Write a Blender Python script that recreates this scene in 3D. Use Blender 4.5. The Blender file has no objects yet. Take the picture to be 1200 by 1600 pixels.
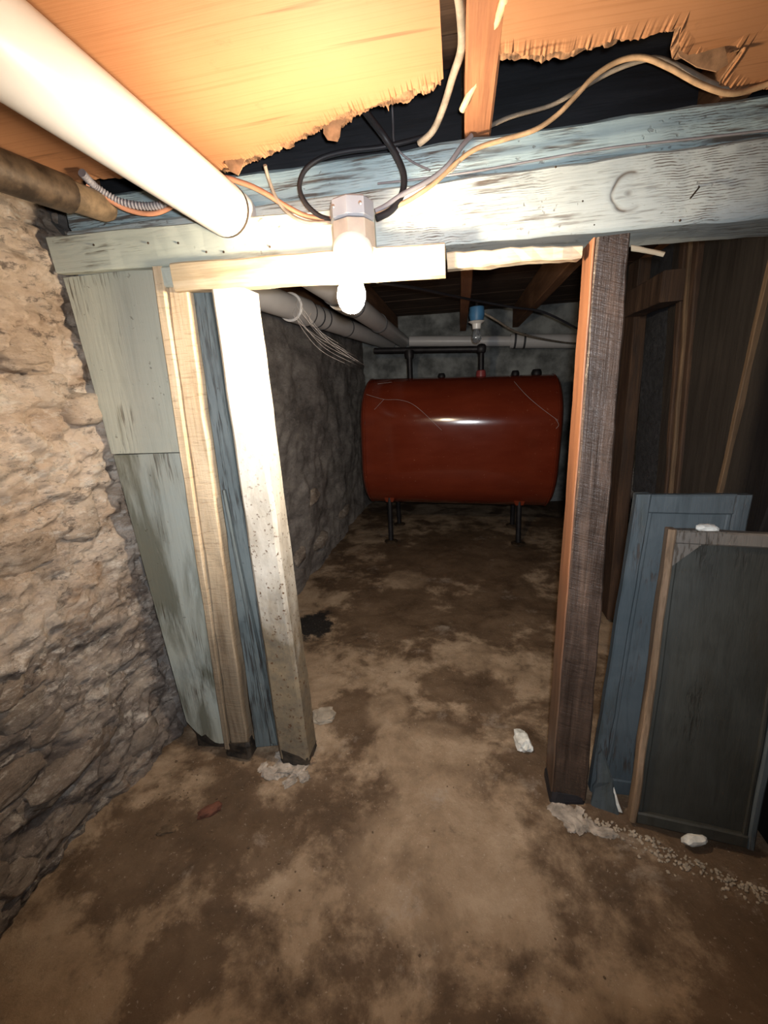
import bpy, bmesh, math, random
from mathutils import Vector, Matrix, noise as mnoise
random.seed(7)
SC = bpy.context.scene
COL = SC.collection

# ------------------------------------------------------------------ camera
CAM = Vector((0, 0, 1.2))
FPX, YAW, PITCH, ROLL = 660.0, math.radians(10.5), math.radians(16), math.radians(3)
FW = Vector((-math.sin(YAW)*math.cos(PITCH), math.cos(YAW)*math.cos(PITCH), -math.sin(PITCH)))
_r = Vector((math.cos(YAW), math.sin(YAW), 0)); _u = _r.cross(FW)
RT = math.cos(ROLL)*_r - math.sin(ROLL)*_u
UP = math.cos(ROLL)*_u + math.sin(ROLL)*_r
cd = bpy.data.cameras.new('camera'); cam = bpy.data.objects.new('camera', cd); COL.objects.link(cam)
cd.sensor_fit = 'HORIZONTAL'; cd.sensor_width = 36; cd.lens = 36*FPX/1200; cd.clip_start = 0.02
m = Matrix((RT, UP, -FW)).transposed().to_4x4(); m.translation = CAM
cam.matrix_world = m; SC.camera = cam

# ------------------------------------------------------------------ world, light, exposure
w = bpy.data.worlds.new('dark_cellar'); SC.world = w; w.use_nodes = True
w.node_tree.nodes['Background'].inputs[0].default_value = (0.6, 0.7, 1.0, 1)
w.node_tree.nodes['Background'].inputs[1].default_value = 0.004
# the phone's flash, beside the lens (its bluish glint shows on the tank)
fl = bpy.data.lights.new('camera_flash', 'SPOT'); fl.energy = 92; fl.color = (0.94, 0.97, 1.0); fl.shadow_soft_size = 0.012
fl.spot_size = math.radians(118); fl.spot_blend = 1.0
flo = bpy.data.objects.new('camera_flash', fl); COL.objects.link(flo)
fm = m.copy(); fm.translation = CAM + RT*0.02 + UP*0.03; flo.matrix_world = fm
BULB_STRENGTH = 690.0
BULB_COLOR = (1.0, 0.80, 0.56)
vs = SC.view_settings
SC.display_settings.display_device = 'sRGB'
vs.view_transform = 'Standard'; vs.look = 'None'; vs.gamma = 1.0; vs.use_curve_mapping = False; vs.exposure = 0.0

# ------------------------------------------------------------------ unprojection (photo pixel -> world plane)
def ray(x, y): return FW + RT*((x-600)/FPX) - UP*((y-800)/FPX)
def aty(x, y, Y): d = ray(x, y); return CAM + d*(Y/d.y)
def atz(x, y, z): d = ray(x, y); return CAM + d*((z-CAM.z)/d.z)
def atx(x, y, X): d = ray(x, y); return CAM + d*(X/d.x)

# ------------------------------------------------------------------ material toolkit
class NT:
    def __init__(s, name, rough=0.8, spec=0.3, metal=0.0):
        s.m = bpy.data.materials.new(name); s.m.use_nodes = True; s.t = s.m.node_tree
        s.b = s.t.nodes['Principled BSDF']
        s.b.inputs['Roughness'].default_value = rough; s.b.inputs['Metallic'].default_value = metal
        s.b.inputs['Specular IOR Level'].default_value = spec
    def n(s, ty, **k):
        o = s.t.nodes.new(ty)
        for a, v in k.items(): setattr(o, a, v)
        return o
    def set(s, sock, v):
        if isinstance(v, bpy.types.NodeSocket): s.t.links.new(v, sock)
        elif isinstance(v, (tuple, list)) and len(v) == 3 and sock.type == 'RGBA': sock.default_value = (*v, 1)
        else: sock.default_value = v
    def obj(s): return s.n('ShaderNodeTexCoord').outputs['Object']
    def pos(s): return s.n('ShaderNodeNewGeometry').outputs['Position']
    def rnd(s): return s.n('ShaderNodeObjectInfo').outputs['Random']
    def map(s, v, sc=(1,1,1), loc=(0,0,0), rot=(0,0,0)):
        o = s.n('ShaderNodeMapping'); s.set(o.inputs[0], v); s.set(o.inputs['Scale'], sc); s.set(o.inputs['Location'], loc); s.set(o.inputs['Rotation'], rot)
        return o.outputs[0]
    def noise(s, v, scale=5, detail=6, rough=0.6, dist=0.0):
        o = s.n('ShaderNodeTexNoise'); s.set(o.inputs['Vector'], v); s.set(o.inputs['Scale'], scale); s.set(o.inputs['Detail'], detail)
        s.set(o.inputs['Roughness'], rough); s.set(o.inputs['Distortion'], dist); return o.outputs['Fac']
    def voro(s, v, scale=5, feature='F1'):
        o = s.n('ShaderNodeTexVoronoi', feature=feature); s.set(o.inputs['Vector'], v); s.set(o.inputs['Scale'], scale); return o.outputs['Distance']
    def wave(s, v, scale, dist, detail=2, dscale=1.0, d='Z'):
        o = s.n('ShaderNodeTexWave', wave_type='BANDS', bands_direction=d); s.set(o.inputs['Vector'], v); s.set(o.inputs['Scale'], scale)
        s.set(o.inputs['Distortion'], dist); s.set(o.inputs['Detail'], detail); s.set(o.inputs['Detail Scale'], dscale); return o.outputs['Fac']
    def ramp(s, f, stops):
        o = s.n('ShaderNodeValToRGB'); s.set(o.inputs[0], f); e = o.color_ramp.elements
        while len(e) < len(stops): e.new(0.5)
        for i, (p, c) in enumerate(stops):
            e[i].position = p; e[i].color = (c, c, c, 1) if not isinstance(c, tuple) else (*c, 1)
        return o.outputs[0]
    def step(s, f, a, b): return s.ramp(f, [(a, 0.0), (b, 1.0)]) if a < b else s.ramp(f, [(b, 1.0), (a, 0.0)])
    def mix(s, f, a, b, mode='MIX'):
        o = s.n('ShaderNodeMix', data_type='RGBA', blend_type=mode); s.set(o.inputs[0], f); s.set(o.inputs[6], a); s.set(o.inputs[7], b); return o.outputs[2]
    def mth(s, op, a, b=0.0, clamp=False):
        o = s.n('ShaderNodeMath', operation=op, use_clamp=clamp); s.set(o.inputs[0], a); s.set(o.inputs[1], b); return o.outputs[0]
    def xyz(s, v): o = s.n('ShaderNodeSeparateXYZ'); s.set(o.inputs[0], v); return o.outputs
    def dist(s, v, p):
        o = s.n('ShaderNodeVectorMath', operation='DISTANCE'); s.set(o.inputs[0], v); o.inputs[1].default_value = p; return o.outputs['Value']
    def vadd(s, v, f, k):
        o = s.n('ShaderNodeVectorMath', operation='SCALE'); s.set(o.inputs[0], f); o.inputs['Scale'].default_value = k
        p = s.n('ShaderNodeVectorMath', operation='ADD'); s.set(p.inputs[0], v); s.set(p.inputs[1], o.outputs[0]); return p.outputs[0]
    def bump(s, h, strength=0.5, d=0.01, prev=None):
        o = s.n('ShaderNodeBump'); o.inputs['Strength'].default_value = strength; o.inputs['Distance'].default_value = d
        s.set(o.inputs['Height'], h)
        if prev is not None: s.set(o.inputs['Normal'], prev)
        return o.outputs[0]
    def out(s, col=None, rough=None, nor=None):
        if col is not None: s.set(s.b.inputs['Base Color'], col)
        if rough is not None: s.set(s.b.inputs['Roughness'], rough)
        if nor is not None: s.set(s.b.inputs['Normal'], nor)
        return s.m

def stretch(axis, long=1.0, short=10.0):
    v = [short]*3; v['XYZ'.index(axis)] = long; return tuple(v)

def wood(name, dark, mid, light, axis='Z', rough=0.75, bumpk=0.5, saw=0.0, spec=0.3, seed=0.0, contrast=(0.3, 0.7)):
    k = NT(name, rough, spec); v = k.map(k.obj(), stretch(axis, 1.2, 16), (seed, seed*2, seed*3))
    n1 = k.noise(v, 2.2, 8, 0.62, 0.8); n2 = k.noise(k.map(k.obj(), stretch(axis, 3, 120), (seed, 0, 0)), 1.5, 3, 0.6)
    blot = k.noise(k.obj(), 3.5, 5, 0.6)
    c = k.ramp(n1, [(contrast[0], dark), (0.5, mid), (contrast[1], light)])
    c = k.mix(k.mth('MULTIPLY', k.step(n2, 0.45, 0.3), 0.5), c, dark)
    c = k.mix(k.mth('MULTIPLY', k.step(blot, 0.6, 0.42), 0.45), c, dark)
    h = k.mth('ADD', k.mth('MULTIPLY', n1, 0.6), k.mth('MULTIPLY', n2, 0.5))
    if saw:
        o_ = k.obj(); sv = k.map(o_, (1, 1, 1), rot=(0.0, -0.30, 0.0))
        wv = k.noise(k.map(sv, (14, 14, 150)), 1.0, 5, 0.65, 0.6); h = k.mth('ADD', h, k.mth('MULTIPLY', wv, saw))
        c = k.mix(k.mth('MULTIPLY', k.step(wv, 0.42, 0.30), 0.6), c, tuple(x*0.5 for x in dark))
    return k.out(c, k.ramp(n1, [(0.3, max(0.05, rough-0.15)), (0.7, min(1, rough+0.15))]), k.bump(h, bumpk, 0.004))

def painted(name, paint, paint2, under, axis='X', worn=0.5, rings=False, stain=None, rough=0.6, seed=0.0, specks=0.6, knot=None, staink=(0.56, 0.68)):
    k = NT(name, rough, 0.3); o = k.obj()
    v = k.map(o, stretch(axis, 1.5, 18), (seed, seed, seed)); n1 = k.noise(v, 2.5, 8, 0.65, 0.7)
    fine = k.noise(k.map(o, stretch(axis, 6, 110)), 1.2, 4, 0.6)
    big = k.noise(k.map(o, (1, 1, 1), (seed*3, 0, 0)), 2.6, 5, 0.6, 0.3)
    c = k.mix(k.step(big, 0.35, 0.68), paint, paint2)
    c = k.mix(k.mth('MULTIPLY', k.step(n1, 0.5, 0.33), 0.35), c, tuple(x*0.6 for x in paint))
    h = k.mth('ADD', k.mth('MULTIPLY', n1, 0.5), k.mth('MULTIPLY', fine, 0.35))
    patch = k.noise(k.map(o, stretch(axis, 1.6, 4), (seed+4, 1, 2)), 2.4, 4, 0.6, 0.3)
    wear = k.mth('MULTIPLY', k.step(fine, 0.5, 0.40), k.step(patch, 0.62-worn*0.25, 0.72-worn*0.2))
    if rings:
        wv = k.wave(k.map(o, (1.0, 1.0, 1.9)), 34, 9.0, 2.2, 0.55, 'Z')
        line = k.mth('MULTIPLY', k.step(wv, 0.32, 0.10), k.step(k.noise(k.map(o, (3, 3, 9)), 9, 4, 0.7), 0.40, 0.58))
        pr = k.noise(k.map(o, (1, 1, 1.6), (2.3, 0, 0.7)), 3.2, 3, 0.5)
        line = k.mth('MULTIPLY', line, k.step(pr, 0.46, 0.58)); wear = k.mth('MAXIMUM', wear, line)
    sp = k.noise(o, 70, 2, 0.5)
    spm = k.mth('MULTIPLY', k.step(sp, 0.66, 0.72), k.step(k.noise(o, 7, 3, 0.6), 0.5, 0.6))
    wear = k.mth('MAXIMUM', wear, k.mth('MULTIPLY', spm, specks))
    if knot:
        d = k.dist(k.vadd(o, k.n('ShaderNodeTexNoise').outputs['Color'], 0.012), knot)
        ring = k.step(k.mth('ABSOLUTE', k.mth('SUBTRACT', d, 0.034)), 0.0045, 0.002)
        core = k.step(d, 0.010, 0.004)
        wear = k.mth('MAXIMUM', wear, k.mth('MAXIMUM', k.mth('MULTIPLY', ring, k.step(k.noise(o, 14, 2, 0.5), 0.38, 0.5)), core))
    c = k.mix(k.mth('MULTIPLY', wear, 0.9), c, under)
    if stain:
        st = k.noise(k.map(o, stretch(axis, 1.3, 6), (seed+9, 3, 1)), 1.8, 6, 0.6, 0.5)
        c = k.mix(k.mth('MULTIPLY', k.step(st, *staink), 0.75), c, stain)
    return k.out(c, k.mth('ADD', k.mth('MULTIPLY', n1, 0.3), rough-0.15), k.bump(k.mth('SUBTRACT', h, k.mth('MULTIPLY', wear, 0.5)), 0.55, 0.004))

def plain(name, c, rough=0.5, metal=0.0, var=0.25, scale=12, spec=0.4, bumpk=0.15, c2=None):
    k = NT(name, rough, spec, metal); n = k.noise(k.obj(), scale, 5, 0.6)
    col = k.mix(k.step(n, 0.38, 0.66), tuple(x*(1-var) for x in c), c2 or tuple(min(1, x*(1+var*0.5)) for x in c))
    return k.out(col, None, k.bump(n, bumpk, 0.003))

def stone_mat(name, rock=False, inner=False):
    k = NT(name, 0.9, 0.2); p = k.pos()
    if rock: p = k.vadd(p, k.n('ShaderNodeCombineXYZ').outputs[0], 0)
    flat = k.map(p, (1, 1.0, 2.3))                       # layered bedding: longer along the wall than up it
    a = k.noise(flat, 3.4, 12, 0.72, 0.15); b = k.noise(k.map(flat, loc=(3, 1, 7)), 8.5, 12, 0.74, 0.2)
    f = k.noise(k.map(p, (1, 1, 1.6)), 38, 9, 0.78); z = k.xyz(p)[2]
    if inner:
        c = k.ramp(a, [(0.28, (0.10, 0.09, 0.088)), (0.45, (0.26, 0.235, 0.22)), (0.6, (0.42, 0.385, 0.36)), (0.75, (0.54, 0.49, 0.43))])
        c = k.mix(k.step(b, 0.60, 0.72), c, (0.30, 0.24, 0.18))
    else:
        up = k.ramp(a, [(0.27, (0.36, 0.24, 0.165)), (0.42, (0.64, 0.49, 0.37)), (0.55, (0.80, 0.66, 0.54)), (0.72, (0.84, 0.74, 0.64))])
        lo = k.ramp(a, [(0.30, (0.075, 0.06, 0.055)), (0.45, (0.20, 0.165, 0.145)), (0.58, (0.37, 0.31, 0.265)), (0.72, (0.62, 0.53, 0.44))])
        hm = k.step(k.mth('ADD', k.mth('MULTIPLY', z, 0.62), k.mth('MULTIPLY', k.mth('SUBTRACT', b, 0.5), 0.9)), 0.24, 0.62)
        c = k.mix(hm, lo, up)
        lime = k.noise(k.map(flat, loc=(9, 4, 2)), 5.2, 12, 0.76, 0.2)
        c = k.mix(k.mth('MULTIPLY', k.step(lime, 0.55, 0.66), 0.8), c, (0.84, 0.77, 0.68))
        l2 = k.noise(k.map(flat, loc=(4, 2, 9)), 17, 10, 0.78, 0.1); lz = k.step(k.noise(k.map(p, loc=(2, 5, 1)), 2.2, 4, 0.6), 0.40, 0.56)
        c = k.mix(k.mth('MULTIPLY', k.mth('MULTIPLY', k.step(l2, 0.53, 0.60), lz), 0.75), c, (0.86, 0.80, 0.73))
        c = k.mix(k.mth('MULTIPLY', k.step(k.noise(k.map(flat, loc=(6, 6, 3)), 13, 10, 0.78, 0.1), 0.46, 0.39), 0.7), c, (0.075, 0.055, 0.047))
        rust = k.noise(k.map(flat, loc=(1, 8, 5)), 3.3, 6, 0.6, 0.5)
        c = k.mix(k.mth('MULTIPLY', k.step(rust, 0.60, 0.70), 0.6), c, (0.30, 0.16, 0.07))
    if rock:
        c = k.mix(0.30, c, k.ramp(k.rnd(), [(0.0, (0.20, 0.15, 0.12)), (0.35, (0.50, 0.39, 0.29)), (0.7, (0.50, 0.42, 0.34)), (1.0, (0.30, 0.20, 0.12))]))
    c = k.mix(k.mth('MULTIPLY', k.step(b, 0.40, 0.30), 0.75), c, (0.05, 0.04, 0.034))
    c = k.mix(k.mth('MULTIPLY', k.step(f, 0.44, 0.32), 0.5), c, (0.08, 0.065, 0.055))
    c = k.mix(k.mth('MULTIPLY', k.step(f, 0.56, 0.68), 0.45), c, (0.75, 0.66, 0.56))
    nb = k.bump(b, 1.0, 0.03)
    return k.out(c, None, k.bump(f, 1.0, 0.012, nb))

def floor_mat():
    k = NT('damp_earth_floor', 0.75, 0.35); p = k.pos()
    big = k.noise(p, 1.7, 10, 0.66, 0.2); med = k.noise(k.map(p, loc=(5, 2, 0)), 4.6, 12, 0.72, 0.2); fin = k.noise(p, 26, 9, 0.78); gr = k.noise(p, 120, 3, 0.6)
    c = k.ramp(med, [(0.30, (0.125, 0.082, 0.050)), (0.5, (0.245, 0.173, 0.112)), (0.70, (0.37, 0.28, 0.195))])
    warp = k.vadd(p, k.n('ShaderNodeTexNoise').outputs['Color'], 0.0)
    wet = k.step(k.mth('ADD', k.mth('MULTIPLY', big, 0.7), k.mth('MULTIPLY', med, 0.3)), 0.53, 0.465)
    wet = k.mth('SUBTRACT', 1.0, k.step(k.mth('ADD', k.mth('MULTIPLY', big, 0.7), k.mth('MULTIPLY', med, 0.3)), 0.455, 0.52))
    # the damp patches of the doorway and the inner floor, each a blob with a ragged edge
    for x, y, r in ((-0.42, 1.32, .16), (-0.05, 1.52, .17), (0.12, 1.48, .16), (-0.35, 2.1, .45), (0.25, 2.2, .45), (0.0, 3.0, .8), (-0.9, 0.75, .20), (-0.52, 0.78, .10), (0.05, 0.42, .17), (-0.62, 0.52, .12), (0.55, 0.62, .12)):
        d = k.mth('ADD', k.mth('DIVIDE', k.dist(p, (x, y, 0)), r), k.mth('MULTIPLY', k.mth('SUBTRACT', med, 0.5), 2.6))
        wet = k.mth('MAXIMUM', wet, k.mth('MULTIPLY', k.step(d, 1.0, 0.72), 0.9))
    for x, y, r in ((-0.28, 1.36, .10), (-0.1, 1.15, .16), (0.05, 1.75, .10), (-0.1, 0.82, .2), (-0.35, 2.55, .16)):  # dry patches; the middle ones also paint in brightness for the bulb-lit floor
        d = k.mth('ADD', k.mth('DIVIDE', k.dist(p, (x, y, 0)), r), k.mth('MULTIPLY', k.mth('SUBTRACT', med, 0.5), 2.6))
        wet = k.mth('MULTIPLY', wet, k.mth('SUBTRACT', 1.0, k.mth('MULTIPLY', k.step(d, 1.0, 0.7), 0.85)))
    c = k.mix(k.mth('MULTIPLY', wet, 0.86), c, k.ramp(med, [(0.3, (0.040, 0.023, 0.012)), (0.7, (0.105, 0.062, 0.034))]))
    pale = k.noise(k.map(p, loc=(1, 7, 3)), 4.0, 12, 0.74, 0.2)
    c = k.mix(k.mth('MULTIPLY', k.step(pale, 0.58, 0.68), 0.6), c, (0.33, 0.275, 0.225))
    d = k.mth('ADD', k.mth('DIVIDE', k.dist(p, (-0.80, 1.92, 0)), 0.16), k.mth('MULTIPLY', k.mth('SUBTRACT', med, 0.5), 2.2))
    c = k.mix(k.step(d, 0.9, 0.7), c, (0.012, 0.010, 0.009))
    c = k.mix(k.mth('MULTIPLY', k.step(fin, 0.42, 0.30), 0.55), c, (0.075, 0.05, 0.032))
    c = k.mix(k.mth('MULTIPLY', k.step(gr, 0.64, 0.72), 0.25), c, (0.6, 0.53, 0.45))
    h = k.mth('ADD', k.mth('ADD', k.mth('MULTIPLY', med, 0.8), k.mth('MULTIPLY', fin, 0.35)), k.mth('MULTIPLY', gr, 0.1))
    return k.out(c, k.mth('SUBTRACT', 0.86, k.mth('MULTIPLY', wet, 0.22)), k.bump(h, 0.6, 0.02))

def hardboard_mat():
    k = NT('orange_fiberboard', 0.7, 0.3); o = k.obj()
    ln = k.noise(k.map(o, (1.5, 110, 1), rot=(0, 0, 0.12)), 1.6, 4, 0.6); bl = k.noise(o, 2.4, 6, 0.6, 0.3); sm = k.noise(k.map(o, loc=(3, 3, 0)), 9, 6, 0.7)
    c = k.mix(k.step(bl, 0.3, 0.7), (0.33, 0.150, 0.066), (0.38, 0.185, 0.088))
    c = k.mix(k.mth('MULTIPLY', k.step(ln, 0.48, 0.34), 0.4), c, (0.24, 0.10, 0.04))
    sc = k.noise(k.map(o, (1.2, 26, 1), (0.3, 0.1, 0), (0, 0, 0.12)), 2.0, 2, 0.5)
    c = k.mix(k.mth('MULTIPLY', k.step(sc, 0.34, 0.27), 0.7), c, (0.15, 0.06, 0.022))
    c = k.mix(k.mth('MULTIPLY', k.step(sm, 0.62, 0.72), 0.45), c, (0.14, 0.07, 0.035))
    return k.out(c, None, k.bump(k.mth('ADD', ln, sm), 0.25, 0.003))

def white_post_mat():
    k = NT('white_paint_rusting', 0.6, 0.35); o = k.obj()
    n = k.noise(k.map(o, (6, 6, 2)), 1.6, 7, 0.65, 0.4); sp = k.noise(o, 85, 3, 0.6); z = k.xyz(o)[2]
    c = k.mix(k.step(n, 0.35, 0.6), (0.62, 0.57, 0.48), (0.72, 0.68, 0.60))
    low = k.step(k.mth('ADD', z, k.mth('MULTIPLY', k.mth('SUBTRACT', n, 0.5), 1.2)), 1.12, 0.42)
    c = k.mix(k.mth('MULTIPLY', low, 0.88), c, k.ramp(k.noise(o, 18, 6, 0.7), [(0.35, (0.055, 0.036, 0.016)), (0.65, (0.17, 0.115, 0.052))]))
    c = k.mix(k.mth('MULTIPLY', k.step(sp, 0.60, 0.68), k.step(k.mth('SUBTRACT', 1.5, z), 0.35, 0.7)), c, (0.10, 0.05, 0.025))
    return k.out(c, None, k.bump(k.mth('ADD', n, k.mth('MULTIPLY', sp, 0.4)), 0.4, 0.004))

def tank_mat():
    k = NT('red_oxide_tank_paint', 0.30, 0.45); o = k.obj()
    n = k.noise(k.map(o, (2, 6, 6)), 1.5, 6, 0.6); st = k.noise(k.map(o, (14, 1.2, 1.2)), 1.6, 5, 0.6); sp = k.noise(o, 60, 3, 0.6)
    c = k.mix(k.step(n, 0.35, 0.7), (0.125, 0.019, 0.008), (0.165, 0.027, 0.011))
    c = k.mix(k.mth('MULTIPLY', k.step(st, 0.6, 0.75), 0.35), c, (0.16, 0.03, 0.015))
    c = k.mix(k.mth('MULTIPLY', k.step(sp, 0.68, 0.75), 0.4), c, (0.4, 0.2, 0.12))
    return k.out(c, k.ramp(n, [(0.3, 0.11), (0.7, 0.16)]), k.bump(n, 0.03, 0.01))

M = {}
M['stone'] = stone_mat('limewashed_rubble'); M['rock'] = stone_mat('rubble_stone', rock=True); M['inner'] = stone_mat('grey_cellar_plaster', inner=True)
M['floor'] = floor_mat(); M['hard'] = hardboard_mat(); M['whitepost'] = white_post_mat(); M['tank'] = tank_mat()
M['torn'] = plain('torn_fiber', (0.32, 0.17, 0.085), 0.9, var=0.75, scale=40, bumpk=0.6)
M['flake'] = plain('grey_brown_fiber', (0.30, 0.17, 0.09), 0.9, var=0.5, scale=30, bumpk=0.5)
PAINT, PAINT2, UNDER = (0.47, 0.53, 0.52), (0.42, 0.45, 0.40), (0.10, 0.07, 0.05)
M['beam'] = painted('blue_grey_beam_paint', (0.52, 0.56, 0.53), (0.44, 0.50, 0.51), UNDER, 'X', worn=0.6, rings=True, knot=(0.353, -0.053, 0.075))
M['sill'] = painted('pale_blue_worn_paint', (0.40, 0.52, 0.56), (0.34, 0.44, 0.47), (0.085, 0.06, 0.045), 'X', worn=0.75, rings=True, seed=3)
M['header'] = painted('grey_green_paint', (0.42, 0.46, 0.40), (0.47, 0.50, 0.44), (0.12, 0.10, 0.07), 'X', worn=0.05, seed=5, stain=(0.18, 0.16, 0.11), staink=(0.62, 0.75))
M['board'] = painted('grey_green_board_paint', (0.42, 0.435, 0.37), (0.45, 0.45, 0.375), (0.12, 0.10, 0.075), 'Z', worn=0.2, seed=1, stain=(0.20, 0.19, 0.12), staink=(0.60, 0.8))
M['board_low'] = painted('stained_board_paint', (0.37, 0.405, 0.375), (0.41, 0.40, 0.32), (0.08, 0.06, 0.045), 'Z', worn=0.45, seed=2, stain=(0.075, 0.070, 0.042), staink=(0.42, 0.58))
M['strip'] = painted('blue_grey_strip_paint', (0.085, 0.105, 0.11), (0.16, 0.185, 0.185), (0.035, 0.033, 0.032), 'Z', worn=0.9, seed=6)
M['bare'] = wood('bare_pale_wood', (0.24, 0.15, 0.085), (0.44, 0.31, 0.19), (0.58, 0.45, 0.30), 'Z', 0.8, 0.5, saw=0.5)
k = NT('weathered_bare_wood', 0.8, 0.3); o = k.obj()
n = k.noise(k.map(o, (16, 16, 1.2)), 2.2, 8, 0.65, 0.5); sw = k.noise(k.map(o, (14, 14, 120), rot=(0, -0.3, 0)), 1.0, 5, 0.7, 0.5); z_ = k.xyz(o)[2]
c = k.ramp(n, [(0.3, (0.42, 0.29, 0.17)), (0.5, (0.62, 0.48, 0.32)), (0.7, (0.72, 0.60, 0.44))])
c = k.mix(k.mth('MULTIPLY', k.step(sw, 0.46, 0.34), 0.45), c, (0.25, 0.15, 0.08))
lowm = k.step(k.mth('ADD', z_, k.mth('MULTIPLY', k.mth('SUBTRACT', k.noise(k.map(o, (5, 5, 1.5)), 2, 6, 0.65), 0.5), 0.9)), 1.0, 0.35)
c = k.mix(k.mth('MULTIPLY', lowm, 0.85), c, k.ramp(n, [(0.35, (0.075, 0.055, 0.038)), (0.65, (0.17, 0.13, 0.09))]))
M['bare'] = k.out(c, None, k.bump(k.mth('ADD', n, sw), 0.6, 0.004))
M['barex'] = wood('whitened_bare_wood', (0.40, 0.30, 0.18), (0.60, 0.50, 0.36), (0.70, 0.62, 0.48), 'X', 0.8, 0.5)
M['brown'] = wood('dark_stained_post_wood', (0.020, 0.013, 0.010), (0.060, 0.038, 0.028), (0.115, 0.068, 0.045), 'Z', 0.40, 0.8, saw=0.9, spec=0.55)
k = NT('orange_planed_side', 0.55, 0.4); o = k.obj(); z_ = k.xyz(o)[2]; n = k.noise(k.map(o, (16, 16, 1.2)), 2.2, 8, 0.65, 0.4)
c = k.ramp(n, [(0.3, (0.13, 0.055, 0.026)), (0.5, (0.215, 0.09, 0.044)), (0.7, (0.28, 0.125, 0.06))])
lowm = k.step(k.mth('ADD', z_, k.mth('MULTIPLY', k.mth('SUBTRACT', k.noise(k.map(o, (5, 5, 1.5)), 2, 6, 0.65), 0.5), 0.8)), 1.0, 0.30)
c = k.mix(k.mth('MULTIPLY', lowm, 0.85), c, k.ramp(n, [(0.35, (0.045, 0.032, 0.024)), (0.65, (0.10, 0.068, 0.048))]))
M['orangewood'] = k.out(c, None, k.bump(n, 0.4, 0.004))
M['joist'] = wood('joist_brown', (0.12, 0.055, 0.025), (0.24, 0.12, 0.06), (0.33, 0.17, 0.085), 'Y', 0.85, 0.5)
M['joist_red'] = wood('joist_red_brown', (0.19, 0.075, 0.035), (0.31, 0.135, 0.065), (0.37, 0.17, 0.08), 'Y', 0.8, 0.4)
M['deck'] = wood('old_subfloor', (0.045, 0.028, 0.02), (0.10, 0.062, 0.042), (0.15, 0.10, 0.07), 'X', 0.9, 0.5)
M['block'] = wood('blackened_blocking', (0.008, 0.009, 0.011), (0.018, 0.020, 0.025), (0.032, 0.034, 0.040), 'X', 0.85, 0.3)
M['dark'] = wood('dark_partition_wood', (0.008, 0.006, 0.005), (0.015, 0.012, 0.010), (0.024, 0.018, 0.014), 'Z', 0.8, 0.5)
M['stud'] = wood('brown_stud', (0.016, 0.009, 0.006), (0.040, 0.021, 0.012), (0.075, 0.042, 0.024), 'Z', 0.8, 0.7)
M['edge'] = wood('tan_edge', (0.04, 0.025, 0.014), (0.085, 0.053, 0.03), (0.13, 0.085, 0.05), 'Z', 0.8, 0.4)
M['bluep'] = painted('slate_blue_paint', (0.05, 0.065, 0.075), (0.095, 0.112, 0.122), (0.05, 0.04, 0.035), 'Z', worn=0.4, seed=8, specks=0.3, stain=(0.05, 0.06, 0.06))
M['greyp'] = painted('dark_grey_paint', (0.028, 0.028, 0.024), (0.05, 0.052, 0.047), (0.022, 0.02, 0.016), 'Z', worn=0.3, seed=9, specks=0.2, stain=(0.03, 0.028, 0.022))  # dark grey tone of the front panel's board and bottom rail
M['greyf'] = painted('dusty_brown_paint', (0.15, 0.13, 0.11), (0.11, 0.10, 0.09), (0.05, 0.04, 0.03), 'Z', worn=0.3, seed=11, specks=0.2)
M['rawedge'] = wood('worn_tan_edge', (0.10, 0.065, 0.04), (0.22, 0.15, 0.095), (0.32, 0.22, 0.15), 'Z', 0.8, 0.4)
M['pvc'] = plain('white_pipe', (0.62, 0.60, 0.59), 0.35, var=0.06, scale=6, bumpk=0.03)
M['pvcring'] = plain('dark_pipe_joint', (0.05, 0.05, 0.055), 0.6)
M['iron'] = plain('rusty_iron', (0.06, 0.038, 0.024), 0.5, 0.3, 0.6, 26, bumpk=0.6, c2=(0.10, 0.068, 0.043))
M['ironend'] = plain('bare_pipe_end', (0.20, 0.14, 0.085), 0.6, 0.2, 0.5, 22, bumpk=0.5)
M['black_iron'] = plain('black_iron_pipe', (0.022, 0.020, 0.022), 0.5, 0.4, 0.4, 20)
M['redfit'] = plain('red_fitting', (0.30, 0.05, 0.05), 0.45)
M['box'] = plain('grey_plastic_box', (0.36, 0.38, 0.42), 0.45, var=0.1)
M['boxrim'] = plain('tan_box_rim', (0.50, 0.42, 0.34), 0.5)
M['porcelain'] = plain('white_porcelain', (0.80, 0.78, 0.74), 0.25, var=0.04)
M['bluecap'] = plain('blue_plastic', (0.06, 0.19, 0.36), 0.45)
M['steel'] = plain('dull_steel', (0.35, 0.35, 0.35), 0.4, 0.8)
M['nm'] = plain('grey_cable_sheath', (0.30, 0.25, 0.20), 0.6, var=0.35, scale=30)
M['tancable'] = plain('tan_cable_sheath', (0.50, 0.32, 0.18), 0.6, var=0.35, scale=30)
M['yellowcable'] = plain('cream_cable_sheath', (0.62, 0.46, 0.27), 0.55, var=0.3, scale=30)
M['orange'] = plain('salmon_cable', (0.52, 0.24, 0.14), 0.55)
M['greycab'] = plain('grey_cable', (0.24, 0.23, 0.25), 0.5)
M['blackcab'] = plain('black_rubber', (0.016, 0.016, 0.020), 0.5)
M['web'] = plain('dusty_cobweb', (0.55, 0.5, 0.47), 0.9)
M['cement'] = plain('crumbled_cement', (0.34, 0.295, 0.25), 0.95, var=0.45, scale=30, bumpk=0.9)
M['whiteish'] = plain('white_chip', (0.66, 0.66, 0.62), 0.8, var=0.3, scale=40, bumpk=0.6)
M['rot'] = plain('wet_rotten_wood', (0.018, 0.016, 0.015), 0.6, var=0.5, scale=30, bumpk=0.7, c2=(0.05, 0.038, 0.028))
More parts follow.
